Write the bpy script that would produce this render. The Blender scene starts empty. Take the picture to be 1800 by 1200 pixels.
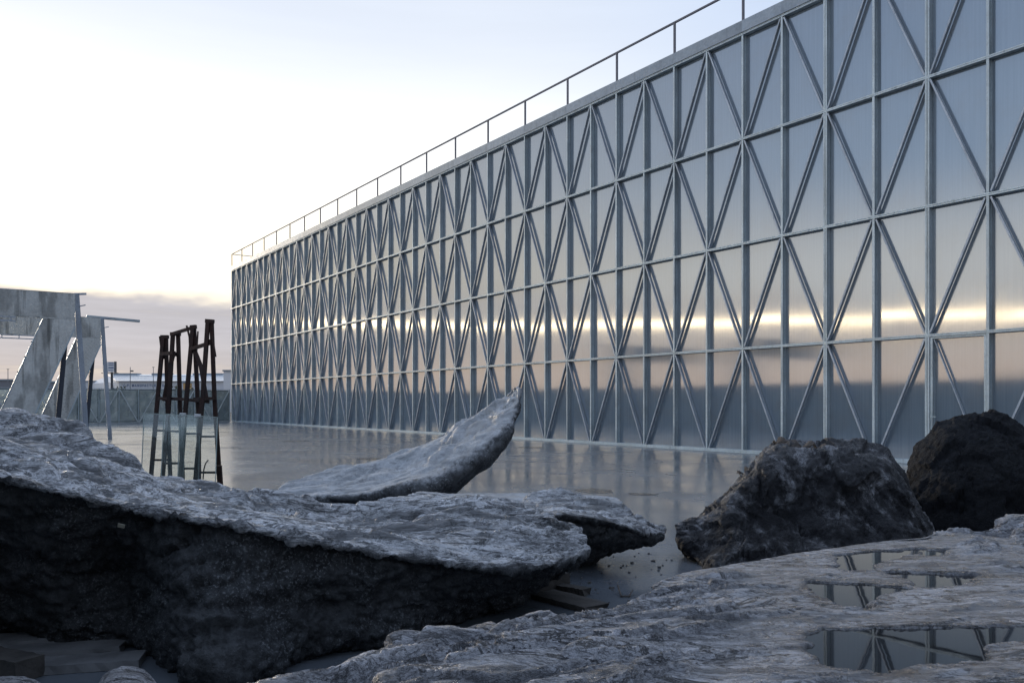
import bpy, bmesh, math, random
import numpy as np
from mathutils import Vector, Matrix

random.seed(7)
rng = np.random.default_rng(11)
SC = bpy.context.scene
COL = SC.collection
R = math.radians

# ------------------------------------------------------------------ camera
EYE = 1.415
FPX = 1440.0          # focal length in pixels of the 1800 px wide photograph
HOR = 709.6           # horizon row
cam_d = bpy.data.cameras.new('camera')
cam_d.sensor_width = 36.0
cam_d.lens = 28.8
cam_d.shift_y = (HOR - 600.0) / 1800.0
cam_d.clip_start = 0.05
cam_d.clip_end = 6000
cam = bpy.data.objects.new('camera', cam_d)
COL.objects.link(cam)
cam.location = (0, 0, EYE)
cam.rotation_euler = (R(90), 0, 0)
SC.camera = cam

# ------------------------------------------------------------------ render / exposure
SC.view_settings.view_transform = 'Standard'
SC.view_settings.look = 'None'
SC.view_settings.gamma = 1.0
SC.view_settings.use_curve_mapping = False
SC.view_settings.exposure = 0.25
SC.render.engine = 'CYCLES'
SC.cycles.max_bounces = 8
SC.cycles.caustics_reflective = False
SC.cycles.caustics_refractive = False
SC.cycles.use_denoising = True

SUN_AZ = -38.0        # degrees from +Y, negative = left
SUN_EL = 8.0


class NT:
    """tiny helper to write node graphs as expressions"""
    def __init__(self, tree):
        self.t = tree
        self.n = tree.nodes
        self.l = tree.links

    def new(self, typ, **kw):
        nd = self.n.new(typ)
        for k, v in kw.items():
            setattr(nd, k, v)
        return nd

    def put(self, sock, v):
        if v is None:
            return
        if hasattr(v, 'is_output'):
            self.l.new(v, sock)
        else:
            sock.default_value = v

    def m(self, op, a, b=None, c=None, clamp=False):
        nd = self.new('ShaderNodeMath', operation=op)
        nd.use_clamp = clamp
        self.put(nd.inputs[0], a)
        if b is not None:
            self.put(nd.inputs[1], b)
        if c is not None:
            self.put(nd.inputs[2], c)
        return nd.outputs[0]

    def vm(self, op, a, b=None):
        nd = self.new('ShaderNodeVectorMath', operation=op)
        self.put(nd.inputs[0], a)
        if b is not None:
            self.put(nd.inputs[1], b)
        return nd.outputs[0]

    def ramp(self, x, a, b, lo=0.0, hi=1.0, smooth=True):
        nd = self.new('ShaderNodeMapRange')
        nd.interpolation_type = 'SMOOTHSTEP' if smooth else 'LINEAR'
        self.put(nd.inputs['Value'], x)
        self.put(nd.inputs['From Min'], a)
        self.put(nd.inputs['From Max'], b)
        self.put(nd.inputs['To Min'], lo)
        self.put(nd.inputs['To Max'], hi)
        return nd.outputs['Result']

    def mix(self, f, a, b, blend='MIX'):
        nd = self.new('ShaderNodeMix', data_type='RGBA', blend_type=blend)
        self.put(nd.inputs[0], f)
        self.put(nd.inputs[6], a)
        self.put(nd.inputs[7], b)
        return nd.outputs[2]

    def noise(self, vec, scale, detail=4, rough=0.55, dist=0.0):
        nd = self.new('ShaderNodeTexNoise')
        self.put(nd.inputs['Vector'], vec)
        nd.inputs['Scale'].default_value = scale
        nd.inputs['Detail'].default_value = detail
        nd.inputs['Roughness'].default_value = rough
        nd.inputs['Distortion'].default_value = dist
        return nd.outputs['Fac']

    def voro(self, vec, scale, feature='F1', out='Distance'):
        nd = self.new('ShaderNodeTexVoronoi', feature=feature)
        self.put(nd.inputs['Vector'], vec)
        nd.inputs['Scale'].default_value = scale
        return nd.outputs[out]

    def mapping(self, vec, scale=(1, 1, 1), loc=(0, 0, 0), rot=(0, 0, 0)):
        nd = self.new('ShaderNodeMapping')
        self.put(nd.inputs['Vector'], vec)
        nd.inputs['Scale'].default_value = scale
        nd.inputs['Location'].default_value = loc
        nd.inputs['Rotation'].default_value = rot
        return nd.outputs[0]

    def bump(self, h, strength=0.3, dist=0.02, normal=None):
        nd = self.new('ShaderNodeBump')
        nd.inputs['Strength'].default_value = strength
        nd.inputs['Distance'].default_value = dist
        self.put(nd.inputs['Height'], h)
        if normal is not None:
            self.put(nd.inputs['Normal'], normal)
        return nd.outputs[0]


def rgb(r, g, b):
    return (r, g, b, 1.0)


# ------------------------------------------------------------------ world: dusk sky with a low cloud bank
wd = bpy.data.worlds.new('World')
SC.world = wd
wd.use_nodes = True
t = NT(wd.node_tree)
t.n.clear()
tc = t.new('ShaderNodeTexCoord').outputs['Generated']
sep = t.new('ShaderNodeSeparateXYZ')
t.l.new(tc, sep.inputs[0])
el = t.m('MULTIPLY', t.m('ARCSINE', sep.outputs[2]), 180 / math.pi)
az = t.m('MULTIPLY', t.m('ARCTAN2', sep.outputs[0], sep.outputs[1]), 180 / math.pi)
sky = t.new('ShaderNodeTexSky', sky_type='NISHITA')
sky.sun_disc = False
sky.sun_elevation = R(SUN_EL)
sky.sun_rotation = R(SUN_AZ)
sky.air_density = 1.0
sky.dust_density = 2.0
sky.ozone_density = 2.0
nish = t.vm('MULTIPLY', sky.outputs[0], (0.10, 0.10, 0.10))
# angle from the sun's azimuth, 0..180
daz = t.m('ABSOLUTE', t.m('WRAP', t.m('SUBTRACT', az, -28.0), 180.0, -180.0))
lat = t.ramp(daz, 24, 70)                         # 0 towards the afterglow, 1 well to the side of it
opp = t.ramp(daz, 90, 170)                        # 1 opposite


def sky3(a, b, c):
    return t.mix(opp, t.mix(lat, rgb(*a), rgb(*b)), rgb(*c))


# thin high veil of cloud lit by the low sun
veil_low = sky3((1.25, 1.12, 0.88), (1.35, 1.35, 1.30), (0.36, 0.37, 0.42))
veil_mid = sky3((1.22, 1.21, 1.16), (0.56, 0.74, 1.00), (0.36, 0.40, 0.48))
veil_top = sky3((0.72, 0.78, 0.89), (0.42, 0.57, 0.84), (0.32, 0.38, 0.50))
veil_zen = sky3((0.56, 0.69, 0.96), (0.53, 0.66, 0.94), (0.43, 0.56, 0.82))
veil = t.mix(t.ramp(el, 8, 16), veil_low, veil_mid)
veil = t.mix(t.ramp(el, 12, 26), veil, veil_top)
veil = t.mix(t.ramp(el, 36, 75), veil, veil_zen)
wob = t.noise(t.mapping(tc, (1.5, 1.5, 14)), 2.2, 5, 0.6)
streaks = t.ramp(wob, 0.35, 0.75, 0.985, 1.015)
veil = t.mix(1.0, veil, streaks, 'MULTIPLY')
skyc = t.mix(0.90, nish, veil)
# low cloud bank
cn = t.noise(t.mapping(tc, (1.0, 1.0, 3.0)), 3.4, 5, 0.55)
cn2 = t.noise(t.mapping(tc, (2.0, 2.0, 22.0), (3, 1, 0)), 3.0, 5, 0.6)
edge = t.m('ADD', t.m('MULTIPLY', t.m('SUBTRACT', cn, 0.5), 9.0), 7.4)
bank = t.m('SUBTRACT', 1.0, t.ramp(t.m('SUBTRACT', el, edge), -0.9, 0.9))
bank = t.m('MULTIPLY', bank, t.ramp(cn2, 0.2, 0.45, 0.80, 1.0))
bank_c = t.mix(t.ramp(el, 0.0, 5.0), rgb(0.50, 0.445, 0.43), rgb(0.42, 0.415, 0.465))
bank_w = t.mix(t.ramp(el, 1.0, 6.5), rgb(1.20, 0.92, 0.70), rgb(1.05, 0.96, 0.86))
bank_c = t.mix(t.ramp(az, -36, -62), bank_c, bank_w)      # warmer and brighter towards the sunset on the left
bank_c = t.mix(t.ramp(daz, 85, 165), bank_c, rgb(0.30, 0.31, 0.36))
bank_c = t.mix(1.0, bank_c, t.ramp(cn2, 0.3, 0.7, 0.92, 1.1), 'MULTIPLY')
skyc = t.mix(t.m('MULTIPLY', bank, 0.93), skyc, bank_c)
# long bright gap in the bank where the sun sits, seen mirrored in the facade
g = t.m('DIVIDE', t.m('SUBTRACT', el, t.m('ADD', 5.45, t.m('MULTIPLY', t.m('SUBTRACT', cn, 0.5), 0.5))), 0.19)
gap = t.m('EXPONENT', t.m('MULTIPLY', t.m('MULTIPLY', g, g), -1.0))
gap = t.m('MULTIPLY', gap, t.m('SUBTRACT', 1.0, t.ramp(t.m('ABSOLUTE', t.m('SUBTRACT', az, -88.0)), 34, 52)))
skyc = t.vm('ADD', skyc, t.mix(1.0, rgb(11.0, 8.6, 5.2), gap, 'MULTIPLY'))
bg = t.new('ShaderNodeBackground')
t.l.new(skyc, bg.inputs['Color'])
bg.inputs['Strength'].default_value = 1.0
wo = t.new('ShaderNodeOutputWorld')
t.l.new(bg.outputs[0], wo.inputs[0])

# ------------------------------------------------------------------ sun, veiled by cloud
sl = bpy.data.lights.new('sun', 'SUN')
sl.energy = 1.3
sl.angle = R(10.0)
sl.color = (1.0, 0.86, 0.70)
so = bpy.data.objects.new('sun', sl)
COL.objects.link(so)
sd = Vector((math.sin(R(SUN_AZ)) * math.cos(R(SUN_EL)), math.cos(R(SUN_AZ)) * math.cos(R(SUN_EL)), math.sin(R(SUN_EL))))
so.rotation_euler = sd.to_track_quat('Z', 'Y').to_euler()
so.location = sd * 200


# ------------------------------------------------------------------ generic helpers
def W(px, py, Z):
    """world point at depth Z that the photograph shows at (px, py)"""
    return ((px - 900.0) / FPX * Z, Z, EYE - (py - HOR) / FPX * Z)


def WF(px, Z, z=0.0):
    return ((px - 900.0) / FPX * Z, Z, z)


def tag(o, label=None, cat=None, group=None, kind=None):
    if label:
        o['label'] = label
    if cat:
        o['category'] = cat
    if group:
        o['group'] = group
    if kind:
        o['kind'] = kind
    return o


def empty(name, loc=(0, 0, 0), rz=0.0):
    o = bpy.data.objects.new(name, None)
    COL.objects.link(o)
    o.location = loc
    o.rotation_euler = (0, 0, rz)
    o.empty_display_size = 0.2
    return o


def link(name, me, parent=None, loc=(0, 0, 0), rot=(0, 0, 0)):
    o = bpy.data.objects.new(name, me)
    COL.objects.link(o)
    if parent:
        o.parent = parent
    o.location = loc
    o.rotation_euler = rot
    return o


class MB:
    """collects boxes, prisms and tubes into one mesh"""
    def __init__(self):
        self.v = []
        self.f = []

    def box(self, a, b, M=None):
        x0, y0, z0 = a
        x1, y1, z1 = b
        p = [(x0, y0, z0), (x1, y0, z0), (x1, y1, z0), (x0, y1, z0), (x0, y0, z1), (x1, y0, z1), (x1, y1, z1), (x0, y1, z1)]
        self._add(p, [(0, 3, 2, 1), (4, 5, 6, 7), (0, 1, 5, 4), (1, 2, 6, 5), (2, 3, 7, 6), (3, 0, 4, 7)], M)
        return self

    def _add(self, p, f, M=None):
        n = len(self.v)
        if M is not None:
            p = [tuple(M @ Vector(q)) for q in p]
        self.v += [tuple(q) for q in p]
        self.f += [tuple(i + n for i in q) for q in f]

    def bar(self, p, q, w, d, up=(0, 0, 1)):
        """rectangular bar from p to q; w across, d along 'up'"""
        p, q = Vector(p), Vector(q)
        ax = (q - p)
        L = ax.length
        ax.normalize()
        u = Vector(up)
        s = ax.cross(u)
        if s.length < 1e-4:
            s = ax.cross(Vector((1, 0, 0)))
        s.normalize()
        u = s.cross(ax).normalized()
        pts = []
        for e in (p, q):
            for a, b in ((-1, -1), (1, -1), (1, 1), (-1, 1)):
                pts.append(e + s * (a * w / 2) + u * (b * d / 2))
        self._add(pts, [(3, 2, 1, 0), (4, 5, 6, 7), (0, 1, 5, 4), (1, 2, 6, 5), (2, 3, 7, 6), (3, 0, 4, 7)])
        return self

    def tube(self, p, q, r0, r1=None, n=8):
        r1 = r0 if r1 is None else r1
        p, q = Vector(p), Vector(q)
        ax = (q - p).normalized()
        s = ax.cross(Vector((0, 0, 1)))
        if s.length < 1e-4:
            s = Vector((1, 0, 0))
        s.normalize()
        u = s.cross(ax)
        pts = []
        for e, r in ((p, r0), (q, r1)):
            for k in range(n):
                a = 2 * math.pi * k / n
                pts.append(e + s * (math.cos(a) * r) + u * (math.sin(a) * r))
        f = [(k, (k + 1) % n, n + (k + 1) % n, n + k) for k in range(n)]
        f += [tuple(range(n - 1, -1, -1)), tuple(range(n, 2 * n))]
        self._add(pts, f)
        return self

    def prism(self, poly, y0, y1):
        """polygon in x,z extruded along y"""
        n = len(poly)
        pts = [(x, y0, z) for x, z in poly] + [(x, y1, z) for x, z in poly]
        area = sum(poly[i][0] * poly[(i + 1) % n][1] - poly[(i + 1) % n][0] * poly[i][1] for i in range(n))
        f = [tuple(range(n)), tuple(range(2 * n - 1, n - 1, -1))]
        f += [(i, n + i, n + (i + 1) % n, (i + 1) % n) for i in range(n)]
        if area < 0:
            f = [tuple(reversed(q)) for q in f]
        self._add(pts, f)
        return self

    def mesh(self, name, mat, bevel=0.0):
        me = bpy.data.meshes.new(name)
        me.from_pydata(self.v, [], self.f)
        if bevel > 0:
            bm = bmesh.new()
            bm.from_mesh(me)
            bmesh.ops.bevel(bm, geom=list(bm.edges), offset=bevel, segments=1, affect='EDGES', clamp_overlap=True)
            bm.to_mesh(me)
            bm.free()
        if mat:
            me.materials.append(mat)
        me.update()
        return me

    def build(self, name, mat, parent=None, bevel=0.0, loc=(0, 0, 0)):
        return link(name, self.mesh(name, mat, bevel), parent, loc)


# numpy gradient noise ------------------------------------------------
_perm = rng.permutation(256)
_perm = np.concatenate([_perm, _perm, _perm])
_g = rng.normal(size=(256, 3))
_g /= np.linalg.norm(_g, axis=1)[:, None]


def pn(p):
    i = np.floor(p).astype(np.int64)
    f = p - i
    i &= 255
    u = f * f * f * (f * (f * 6 - 15) + 10)
    out = np.zeros(len(p))
    for dx in (0, 1):
        wx = u[:, 0] if dx else 1 - u[:, 0]
        for dy in (0, 1):
            wy = u[:, 1] if dy else 1 - u[:, 1]
            for dz in (0, 1):
                wz = u[:, 2] if dz else 1 - u[:, 2]
                h = _perm[_perm[_perm[(i[:, 0] + dx) & 255] + ((i[:, 1] + dy) & 255)] + ((i[:, 2] + dz) & 255)]
                gr = _g[h]
                d = gr[:, 0] * (f[:, 0] - dx) + gr[:, 1] * (f[:, 1] - dy) + gr[:, 2] * (f[:, 2] - dz)
                out += wx * wy * wz * d
    return out * 1.5


def fbm(p, n=5, gain=0.5, lac=2.03):
    a, s, o = 1.0, 0.0, 0.0
    for k in range(n):
        o = o + a * pn(p + k * 17.3)
        s += a
        a *= gain
        p = p * lac
    return o / s


def ridged(p, n=4, gain=0.55, lac=2.1):
    a, s, o = 1.0, 0.0, 0.0
    for k in range(n):
        o = o + a * (1 - np.abs(pn(p + k * 31.7)) * 2)
        s += a
        a *= gain
        p = p * lac
    return o / s


_cj = rng.random(size=(256, 3))


def cells(p):
    """Worley cells: distance to nearest, border width (F2-F1), cell hash, vector to the cell point"""
    i = np.floor(p).astype(np.int64)
    f = p - i
    f1 = np.full(len(p), 9.0)
    f2 = np.full(len(p), 9.0)
    hid = np.zeros(len(p), np.int64)
    vec = np.zeros((len(p), 3))
    for dx in (-1, 0, 1):
        for dy in (-1, 0, 1):
            for dz in (-1, 0, 1):
                h = _perm[_perm[_perm[(i[:, 0] + dx) & 255] + ((i[:, 1] + dy) & 255)] + ((i[:, 2] + dz) & 255)]
                c = _cj[h] * 0.9 + 0.05
                v = np.stack([c[:, 0] + dx - f[:, 0], c[:, 1] + dy - f[:, 1], c[:, 2] + dz - f[:, 2]], axis=1)
                d = np.sqrt((v * v).sum(axis=1))
                new = d < f1
                f2 = np.where(new, f1, np.minimum(f2, d))
                hid = np.where(new, h, hid)
                vec[new] = v[new]
                f1 = np.where(new, d, f1)
    return f1, f2 - f1, hid, vec


def facets(p, tilt=1.0, step=0.5):
    """broken planes: each cell is a tilted flat chip"""
    f1, b, h, v = cells(p)
    return tilt * (v * _g[h]).sum(axis=1) + step * (_cj[h, 0] - 0.5), b


def sstep(x, a, b):
    q = np.clip((x - a) / (b - a), 0, 1)
    return q * q * (3 - 2 * q)


def crom(P, n_per, closed):
    """Catmull-Rom through rows of P (K, ..., 3); n_per samples on each segment"""
    K = len(P)
    out = []
    segs = K if closed else K - 1
    for s in range(segs):
        if closed:
            a, b, c, d = P[(s - 1) % K], P[s], P[(s + 1) % K], P[(s + 2) % K]
        else:
            a, b, c, d = P[max(s - 1, 0)], P[s], P[s + 1], P[min(s + 2, K - 1)]
        tt = np.linspace(0, 1, n_per[s], endpoint=False)
        for q in tt:
            q2, q3 = q * q, q * q * q
            out.append(0.5 * (2 * b + (c - a) * q + (2 * a - 5 * b + 4 * c - d) * q2 + (3 * b - a - 3 * c + d) * q3))
    if not closed:
        out.append(P[-1])
    return np.array(out)


def loft(rings, step, ring_attr=None):
    """rings: (S, K, 3) control points -> verts, quads, ring param attr"""
    P = np.array(rings, dtype=float)
    S, K, _ = P.shape
    dl = np.linalg.norm(np.diff(P, axis=0), axis=2).mean(axis=1)
    ns = [max(3, int(round(x / step))) for x in dl]
    A = crom(P, ns, False)                                # (N, K, 3)
    rl = np.linalg.norm(np.roll(P, -1, axis=1) - P, axis=2).mean(axis=0)
    nr = [max(3, int(round(x / step))) for x in rl]
    B = crom(A.transpose(1, 0, 2), nr, True)              # (M, N, 3)
    M_, N_ = B.shape[:2]
    V = B.transpose(1, 0, 2)                              # (N, M, 3)
    att = None
    if ring_attr is not None:
        ra = np.array(ring_attr, dtype=float)
        vals = []
        for s in range(K):
            a, b = ra[s], ra[(s + 1) % K]
            vals += list(a + (b - a) * np.linspace(0, 1, nr[s], endpoint=False))
        att = np.tile(np.array(vals), (N_, 1))
    return V, att


def loft_normals(V):
    du = np.gradient(V, axis=0)
    dv = (np.roll(V, -1, axis=1) - np.roll(V, 1, axis=1)) * 0.5
    n = np.cross(dv, du)
    l = np.linalg.norm(n, axis=2, keepdims=True)
    l[l < 1e-9] = 1
    n = n / l
    c = V.mean(axis=(0, 1))
    if ((V - c) * n).sum() < 0:
        n = -n
        return n, True
    return n, False


def loft_object(name, V, flip, mat, att=None, parent=None, origin=None):
    N_, M_ = V.shape[:2]
    verts = V.reshape(-1, 3)
    i = np.arange(N_ - 1)[:, None] * M_
    j = np.arange(M_)[None, :]
    jn = (j + 1) % M_
    q = np.stack([i + j, i + jn, i + M_ + jn, i + M_ + j], axis=-1).reshape(-1, 4)
    if not flip:
        q = q[:, ::-1]
    c0, c1 = V[0].mean(axis=0), V[-1].mean(axis=0)
    verts = np.vstack([verts, c0, c1])
    a, b = len(verts) - 2, len(verts) - 1
    jj = np.arange(M_)
    t0 = np.stack([np.full(M_, a), (jj + 1) % M_, jj], axis=1)
    t1 = np.stack([np.full(M_, b), (N_ - 1) * M_ + jj, (N_ - 1) * M_ + (jj + 1) % M_], axis=1)
    if not flip:
        t0 = t0[:, ::-1]
        t1 = t1[:, ::-1]
    if origin is None:
        lo = verts.min(axis=0)
        hi = verts.max(axis=0)
        origin = np.array([(lo[0] + hi[0]) / 2, (lo[1] + hi[1]) / 2, max(lo[2], 0.0)])
    origin = np.array(origin, float)
    verts = verts - origin
    me = bpy.data.meshes.new(name)
    nq, nt_ = len(q), len(t0) + len(t1)
    me.vertices.add(len(verts))
    me.vertices.foreach_set('co', verts.astype(np.float32).ravel())
    loops = np.concatenate([q.ravel(), t0.ravel(), t1.ravel()]).astype(np.int32)
    me.loops.add(len(loops))
    me.loops.foreach_set('vertex_index', loops)
    starts = np.concatenate([np.arange(nq) * 4, nq * 4 + np.arange(nt_) * 3]).astype(np.int32)
    me.polygons.add(nq + nt_)
    me.polygons.foreach_set('loop_start', starts)
    me.polygons.foreach_set('use_smooth', np.ones(nq + nt_, dtype=bool))
    me.update(calc_edges=True)
    me.validate()
    if att is not None:
        at = me.attributes.new('paleness', 'FLOAT', 'POINT')
        vals = np.concatenate([att.ravel(), [att[0].mean(), att[-1].mean()]])
        at.data.foreach_set('value', vals.astype(np.float32))
    me.materials.append(mat)
    return link(name, me, parent, tuple(origin))


# ------------------------------------------------------------------ materials
def new_mat(name):
    m = bpy.data.materials.new(name)
    m.use_nodes = True
    t = NT(m.node_tree)
    bs = t.n['Principled BSDF']
    return m, t, bs


def galv(name, base=(0.40, 0.43, 0.46), rough=0.42, metal=0.75, stain=0.35, scale=1.0, patch=0.0):
    m, t, b = new_mat(name)
    co = t.new('ShaderNodeTexCoord').outputs['Object']
    oi = t.new('ShaderNodeObjectInfo').outputs['Random']
    comb = t.new('ShaderNodeCombineXYZ')
    t.put(comb.inputs[0], t.m('MULTIPLY', oi, 37.0))
    t.put(comb.inputs[1], t.m('MULTIPLY', oi, 11.0))
    off = t.vm('ADD', co, comb.outputs[0])
    sp = t.voro(off, 28 * scale, out='Color')
    spv = t.new('ShaderNodeSeparateColor')
    t.l.new(sp, spv.inputs[0])
    big = t.noise(off, 1.3 * scale, 5, 0.6)
    run = t.noise(t.mapping(off, (6, 6, 0.35)), 1.4 * scale, 5, 0.62)
    val = t.m('ADD', 0.86, t.m('MULTIPLY', spv.outputs[0], 0.16))
    val = t.m('MULTIPLY', val, t.ramp(big, 0.3, 0.7, 0.86, 1.1))
    val = t.m('MULTIPLY', val, t.m('SUBTRACT', 1.0, t.m('MULTIPLY', t.ramp(run, 0.52, 0.68), stain)))
    val = t.m('MULTIPLY', val, t.m('ADD', 0.92, t.m('MULTIPLY', oi, 0.14)))
    if patch:
        pt = t.noise(t.mapping(off, (2.2, 2.2, 0.5), (4, 2, 9)), 1.0, 3, 0.55, 0.4)
        val = t.m('MULTIPLY', val, t.m('SUBTRACT', 1.0, t.m('MULTIPLY', t.ramp(pt, 0.50, 0.62), patch)))
    c = t.mix(1.0, rgb(*base), val, 'MULTIPLY')
    t.put(b.inputs['Base Color'], c)
    b.inputs['Metallic'].default_value = metal
    t.put(b.inputs['Roughness'], t.ramp(t.m('ADD', t.m('MULTIPLY', spv.outputs[1], 0.5), t.m('MULTIPLY', big, 0.5)), 0.2, 0.8, rough - 0.08, rough + 0.12))
    t.put(b.inputs['Normal'], t.bump(t.noise(off, 9 * scale, 3), 0.08, 0.02))
    return m


M = {}
M['galv'] = galv('galvanised_steel', (0.54, 0.62, 0.65), 0.42, 0.25, 0.25, 1.0)
M['galv_dark'] = galv('galvanised_steel_brace', (0.42, 0.47, 0.53), 0.42, 0.3, 0.20, 1.0)
M['galv_sheet'] = galv('galvanised_sheet_stained', (0.62, 0.64, 0.62), 0.34, 0.4, 0.5, 0.8, 0.42)
M['brace_pale'] = galv('galvanised_brace_bright', (0.72, 0.78, 0.78), 0.4, 0.15, 0.1, 1.0)
M['galv_fence'] = galv('galvanised_fence_sheet', (0.46, 0.53, 0.53), 0.24, 0.5, 0.08, 0.10)
M['fascia'] = galv('galvanised_fascia', (0.30, 0.345, 0.39), 0.4, 0.35, 0.15, 0.6)
M['galv_rail'] = galv('galvanised_rail', (0.16, 0.16, 0.19), 0.55, 0.2, 0.2, 1.0)


def mat_panel():
    m, t, b = new_mat('polycarbonate_panel')
    co = t.new('ShaderNodeTexCoord').outputs['Object']
    oi = t.new('ShaderNodeObjectInfo').outputs['Random']
    comb = t.new('ShaderNodeCombineXYZ')
    t.put(comb.inputs[0], t.m('MULTIPLY', oi, 53.0))
    t.put(comb.inputs[2], t.m('MULTIPLY', oi, 29.0))
    off = t.vm('ADD', co, comb.outputs[0])
    streak = t.noise(t.mapping(off, (14, 14, 0.25)), 1.5, 4, 0.6)
    dirt = t.noise(off, 1.1, 5, 0.6)
    c = t.mix(t.ramp(streak, 0.3, 0.7), rgb(0.150, 0.195, 0.240), rgb(0.185, 0.232, 0.278))
    c = t.mix(t.m('MULTIPLY', t.ramp(dirt, 0.45, 0.75), 0.35), c, rgb(0.15, 0.145, 0.14))
    t.put(b.inputs['Base Color'], c)
    b.inputs['IOR'].default_value = 3.0
    t.put(b.inputs['Roughness'], t.m('ADD', t.ramp(dirt, 0.3, 0.75, 0.075, 0.11), t.m('MULTIPLY', oi, 0.02)))
    b.inputs['Anisotropic'].default_value = 0.95
    b.inputs['Anisotropic Rotation'].default_value = 0.0
    tg = t.new('ShaderNodeTangent', direction_type='RADIAL', axis='Z')
    t.l.new(tg.outputs[0], b.inputs['Tangent'])
    rib = t.new('ShaderNodeTexWave', wave_type='BANDS', bands_direction='X', wave_profile='SIN')
    t.l.new(off, rib.inputs['Vector'])
    rib.inputs['Scale'].default_value = 9.0
    rib.inputs['Distortion'].default_value = 0.0
    h = t.m('ADD', t.m('MULTIPLY', rib.outputs['Fac'], 0.25), t.m('MULTIPLY', t.noise(t.mapping(off, (2.0, 2, 0.25)), 1.2, 1), 0.5))
    t.put(b.inputs['Normal'], t.bump(h, 0.10, 0.004))
    return m


M['panel'] = mat_panel()


def mat_rock(name, pale, dark, seed=0.0, patch=0.5, rough=0.5, scale=1.0, bump=0.6, flow=(2.0, 6.0, 6.0), rot=0.3, spec=0.7, plo=0.50, vein=0.8, speck=0.3, grain=0.3):
    """pale top and dark sides with a noisy border; point attribute 1 = pale, 0 = dark"""
    m, t, b = new_mat(name)
    co = t.vm('ADD', t.new('ShaderNodeTexCoord').outputs['Object'], (seed, seed * 0.7, seed * 1.3))
    at = t.new('ShaderNodeAttribute', attribute_name='paleness').outputs['Fac']
    n1 = t.noise(co, 2.3 * scale, 6, 0.62, 0.3)
    n2 = t.noise(co, 13 * scale, 6, 0.68)
    n3 = t.noise(co, 62 * scale, 4, 0.7)
    st = t.noise(t.mapping(co, flow, (2, 5, 1), (0, 0, rot)), 1.5 * scale, 8, 0.68, 0.8)
    st2 = t.noise(t.mapping(co, flow, (9, 1, 4), (0, 0, rot)), 5.5 * scale, 6, 0.7, 1.0)
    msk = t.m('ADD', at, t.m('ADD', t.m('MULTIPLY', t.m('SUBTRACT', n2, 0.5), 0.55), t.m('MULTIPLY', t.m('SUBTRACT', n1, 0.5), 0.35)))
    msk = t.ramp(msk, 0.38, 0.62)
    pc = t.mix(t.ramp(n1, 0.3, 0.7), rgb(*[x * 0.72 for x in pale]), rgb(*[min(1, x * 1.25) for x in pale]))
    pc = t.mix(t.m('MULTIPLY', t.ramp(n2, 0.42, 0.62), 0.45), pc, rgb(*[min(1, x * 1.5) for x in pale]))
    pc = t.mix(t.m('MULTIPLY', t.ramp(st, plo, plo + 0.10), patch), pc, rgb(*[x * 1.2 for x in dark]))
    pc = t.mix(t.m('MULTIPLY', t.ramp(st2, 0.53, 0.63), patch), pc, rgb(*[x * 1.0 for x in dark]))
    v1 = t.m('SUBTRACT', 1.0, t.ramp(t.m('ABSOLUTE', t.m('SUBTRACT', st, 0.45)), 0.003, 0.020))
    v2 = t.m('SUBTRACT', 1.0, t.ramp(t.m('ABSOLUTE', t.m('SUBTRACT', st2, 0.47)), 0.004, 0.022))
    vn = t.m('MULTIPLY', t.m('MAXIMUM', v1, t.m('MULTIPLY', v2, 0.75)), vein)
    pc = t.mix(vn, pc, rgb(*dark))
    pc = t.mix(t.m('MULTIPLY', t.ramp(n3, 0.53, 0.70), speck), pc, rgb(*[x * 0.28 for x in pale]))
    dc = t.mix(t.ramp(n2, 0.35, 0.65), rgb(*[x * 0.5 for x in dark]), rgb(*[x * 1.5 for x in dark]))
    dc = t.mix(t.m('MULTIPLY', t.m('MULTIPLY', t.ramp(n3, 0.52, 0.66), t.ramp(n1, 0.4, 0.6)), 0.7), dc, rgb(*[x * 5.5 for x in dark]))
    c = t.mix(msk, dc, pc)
    wet = t.new('ShaderNodeAttribute', attribute_name='wet').outputs['Fac']
    c = t.mix(t.m('MULTIPLY', wet, 0.55), c, rgb(0.05, 0.05, 0.055))
    t.put(b.inputs['Base Color'], c)
    t.put(b.inputs['Roughness'], t.m('SUBTRACT', t.m('ADD', t.ramp(n2, 0.3, 0.7, rough - 0.14, rough + 0.14), t.m('MULTIPLY', t.m('SUBTRACT', 1.0, msk), 0.25)), t.m('MULTIPLY', wet, 0.15)))
    t.put(b.inputs['Specular IOR Level'], t.m('ADD', 0.22, t.m('MULTIPLY', msk, spec)))
    hs = t.m('ADD', t.m('MULTIPLY', n2, 1.0), t.m('MULTIPLY', n3, 0.7))                       # granular dark part
    hc = t.m('ADD', t.m('MULTIPLY', n2, grain), t.m('MULTIPLY', n3, grain * 0.6))             # smooth pale part with long grain
    hc = t.m('ADD', hc, t.m('MULTIPLY', st2, 1.5))
    hc = t.m('ADD', hc, t.m('MULTIPLY', st, 3.0))
    hc = t.m('SUBTRACT', hc, t.m('MULTIPLY', vn, 0.6))
    h = t.m('ADD', t.m('MULTIPLY', hc, msk), t.m('MULTIPLY', hs, t.m('SUBTRACT', 1.0, msk)))
    t.put(b.inputs['Normal'], t.bump(h, bump, 0.035))
    return m


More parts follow.
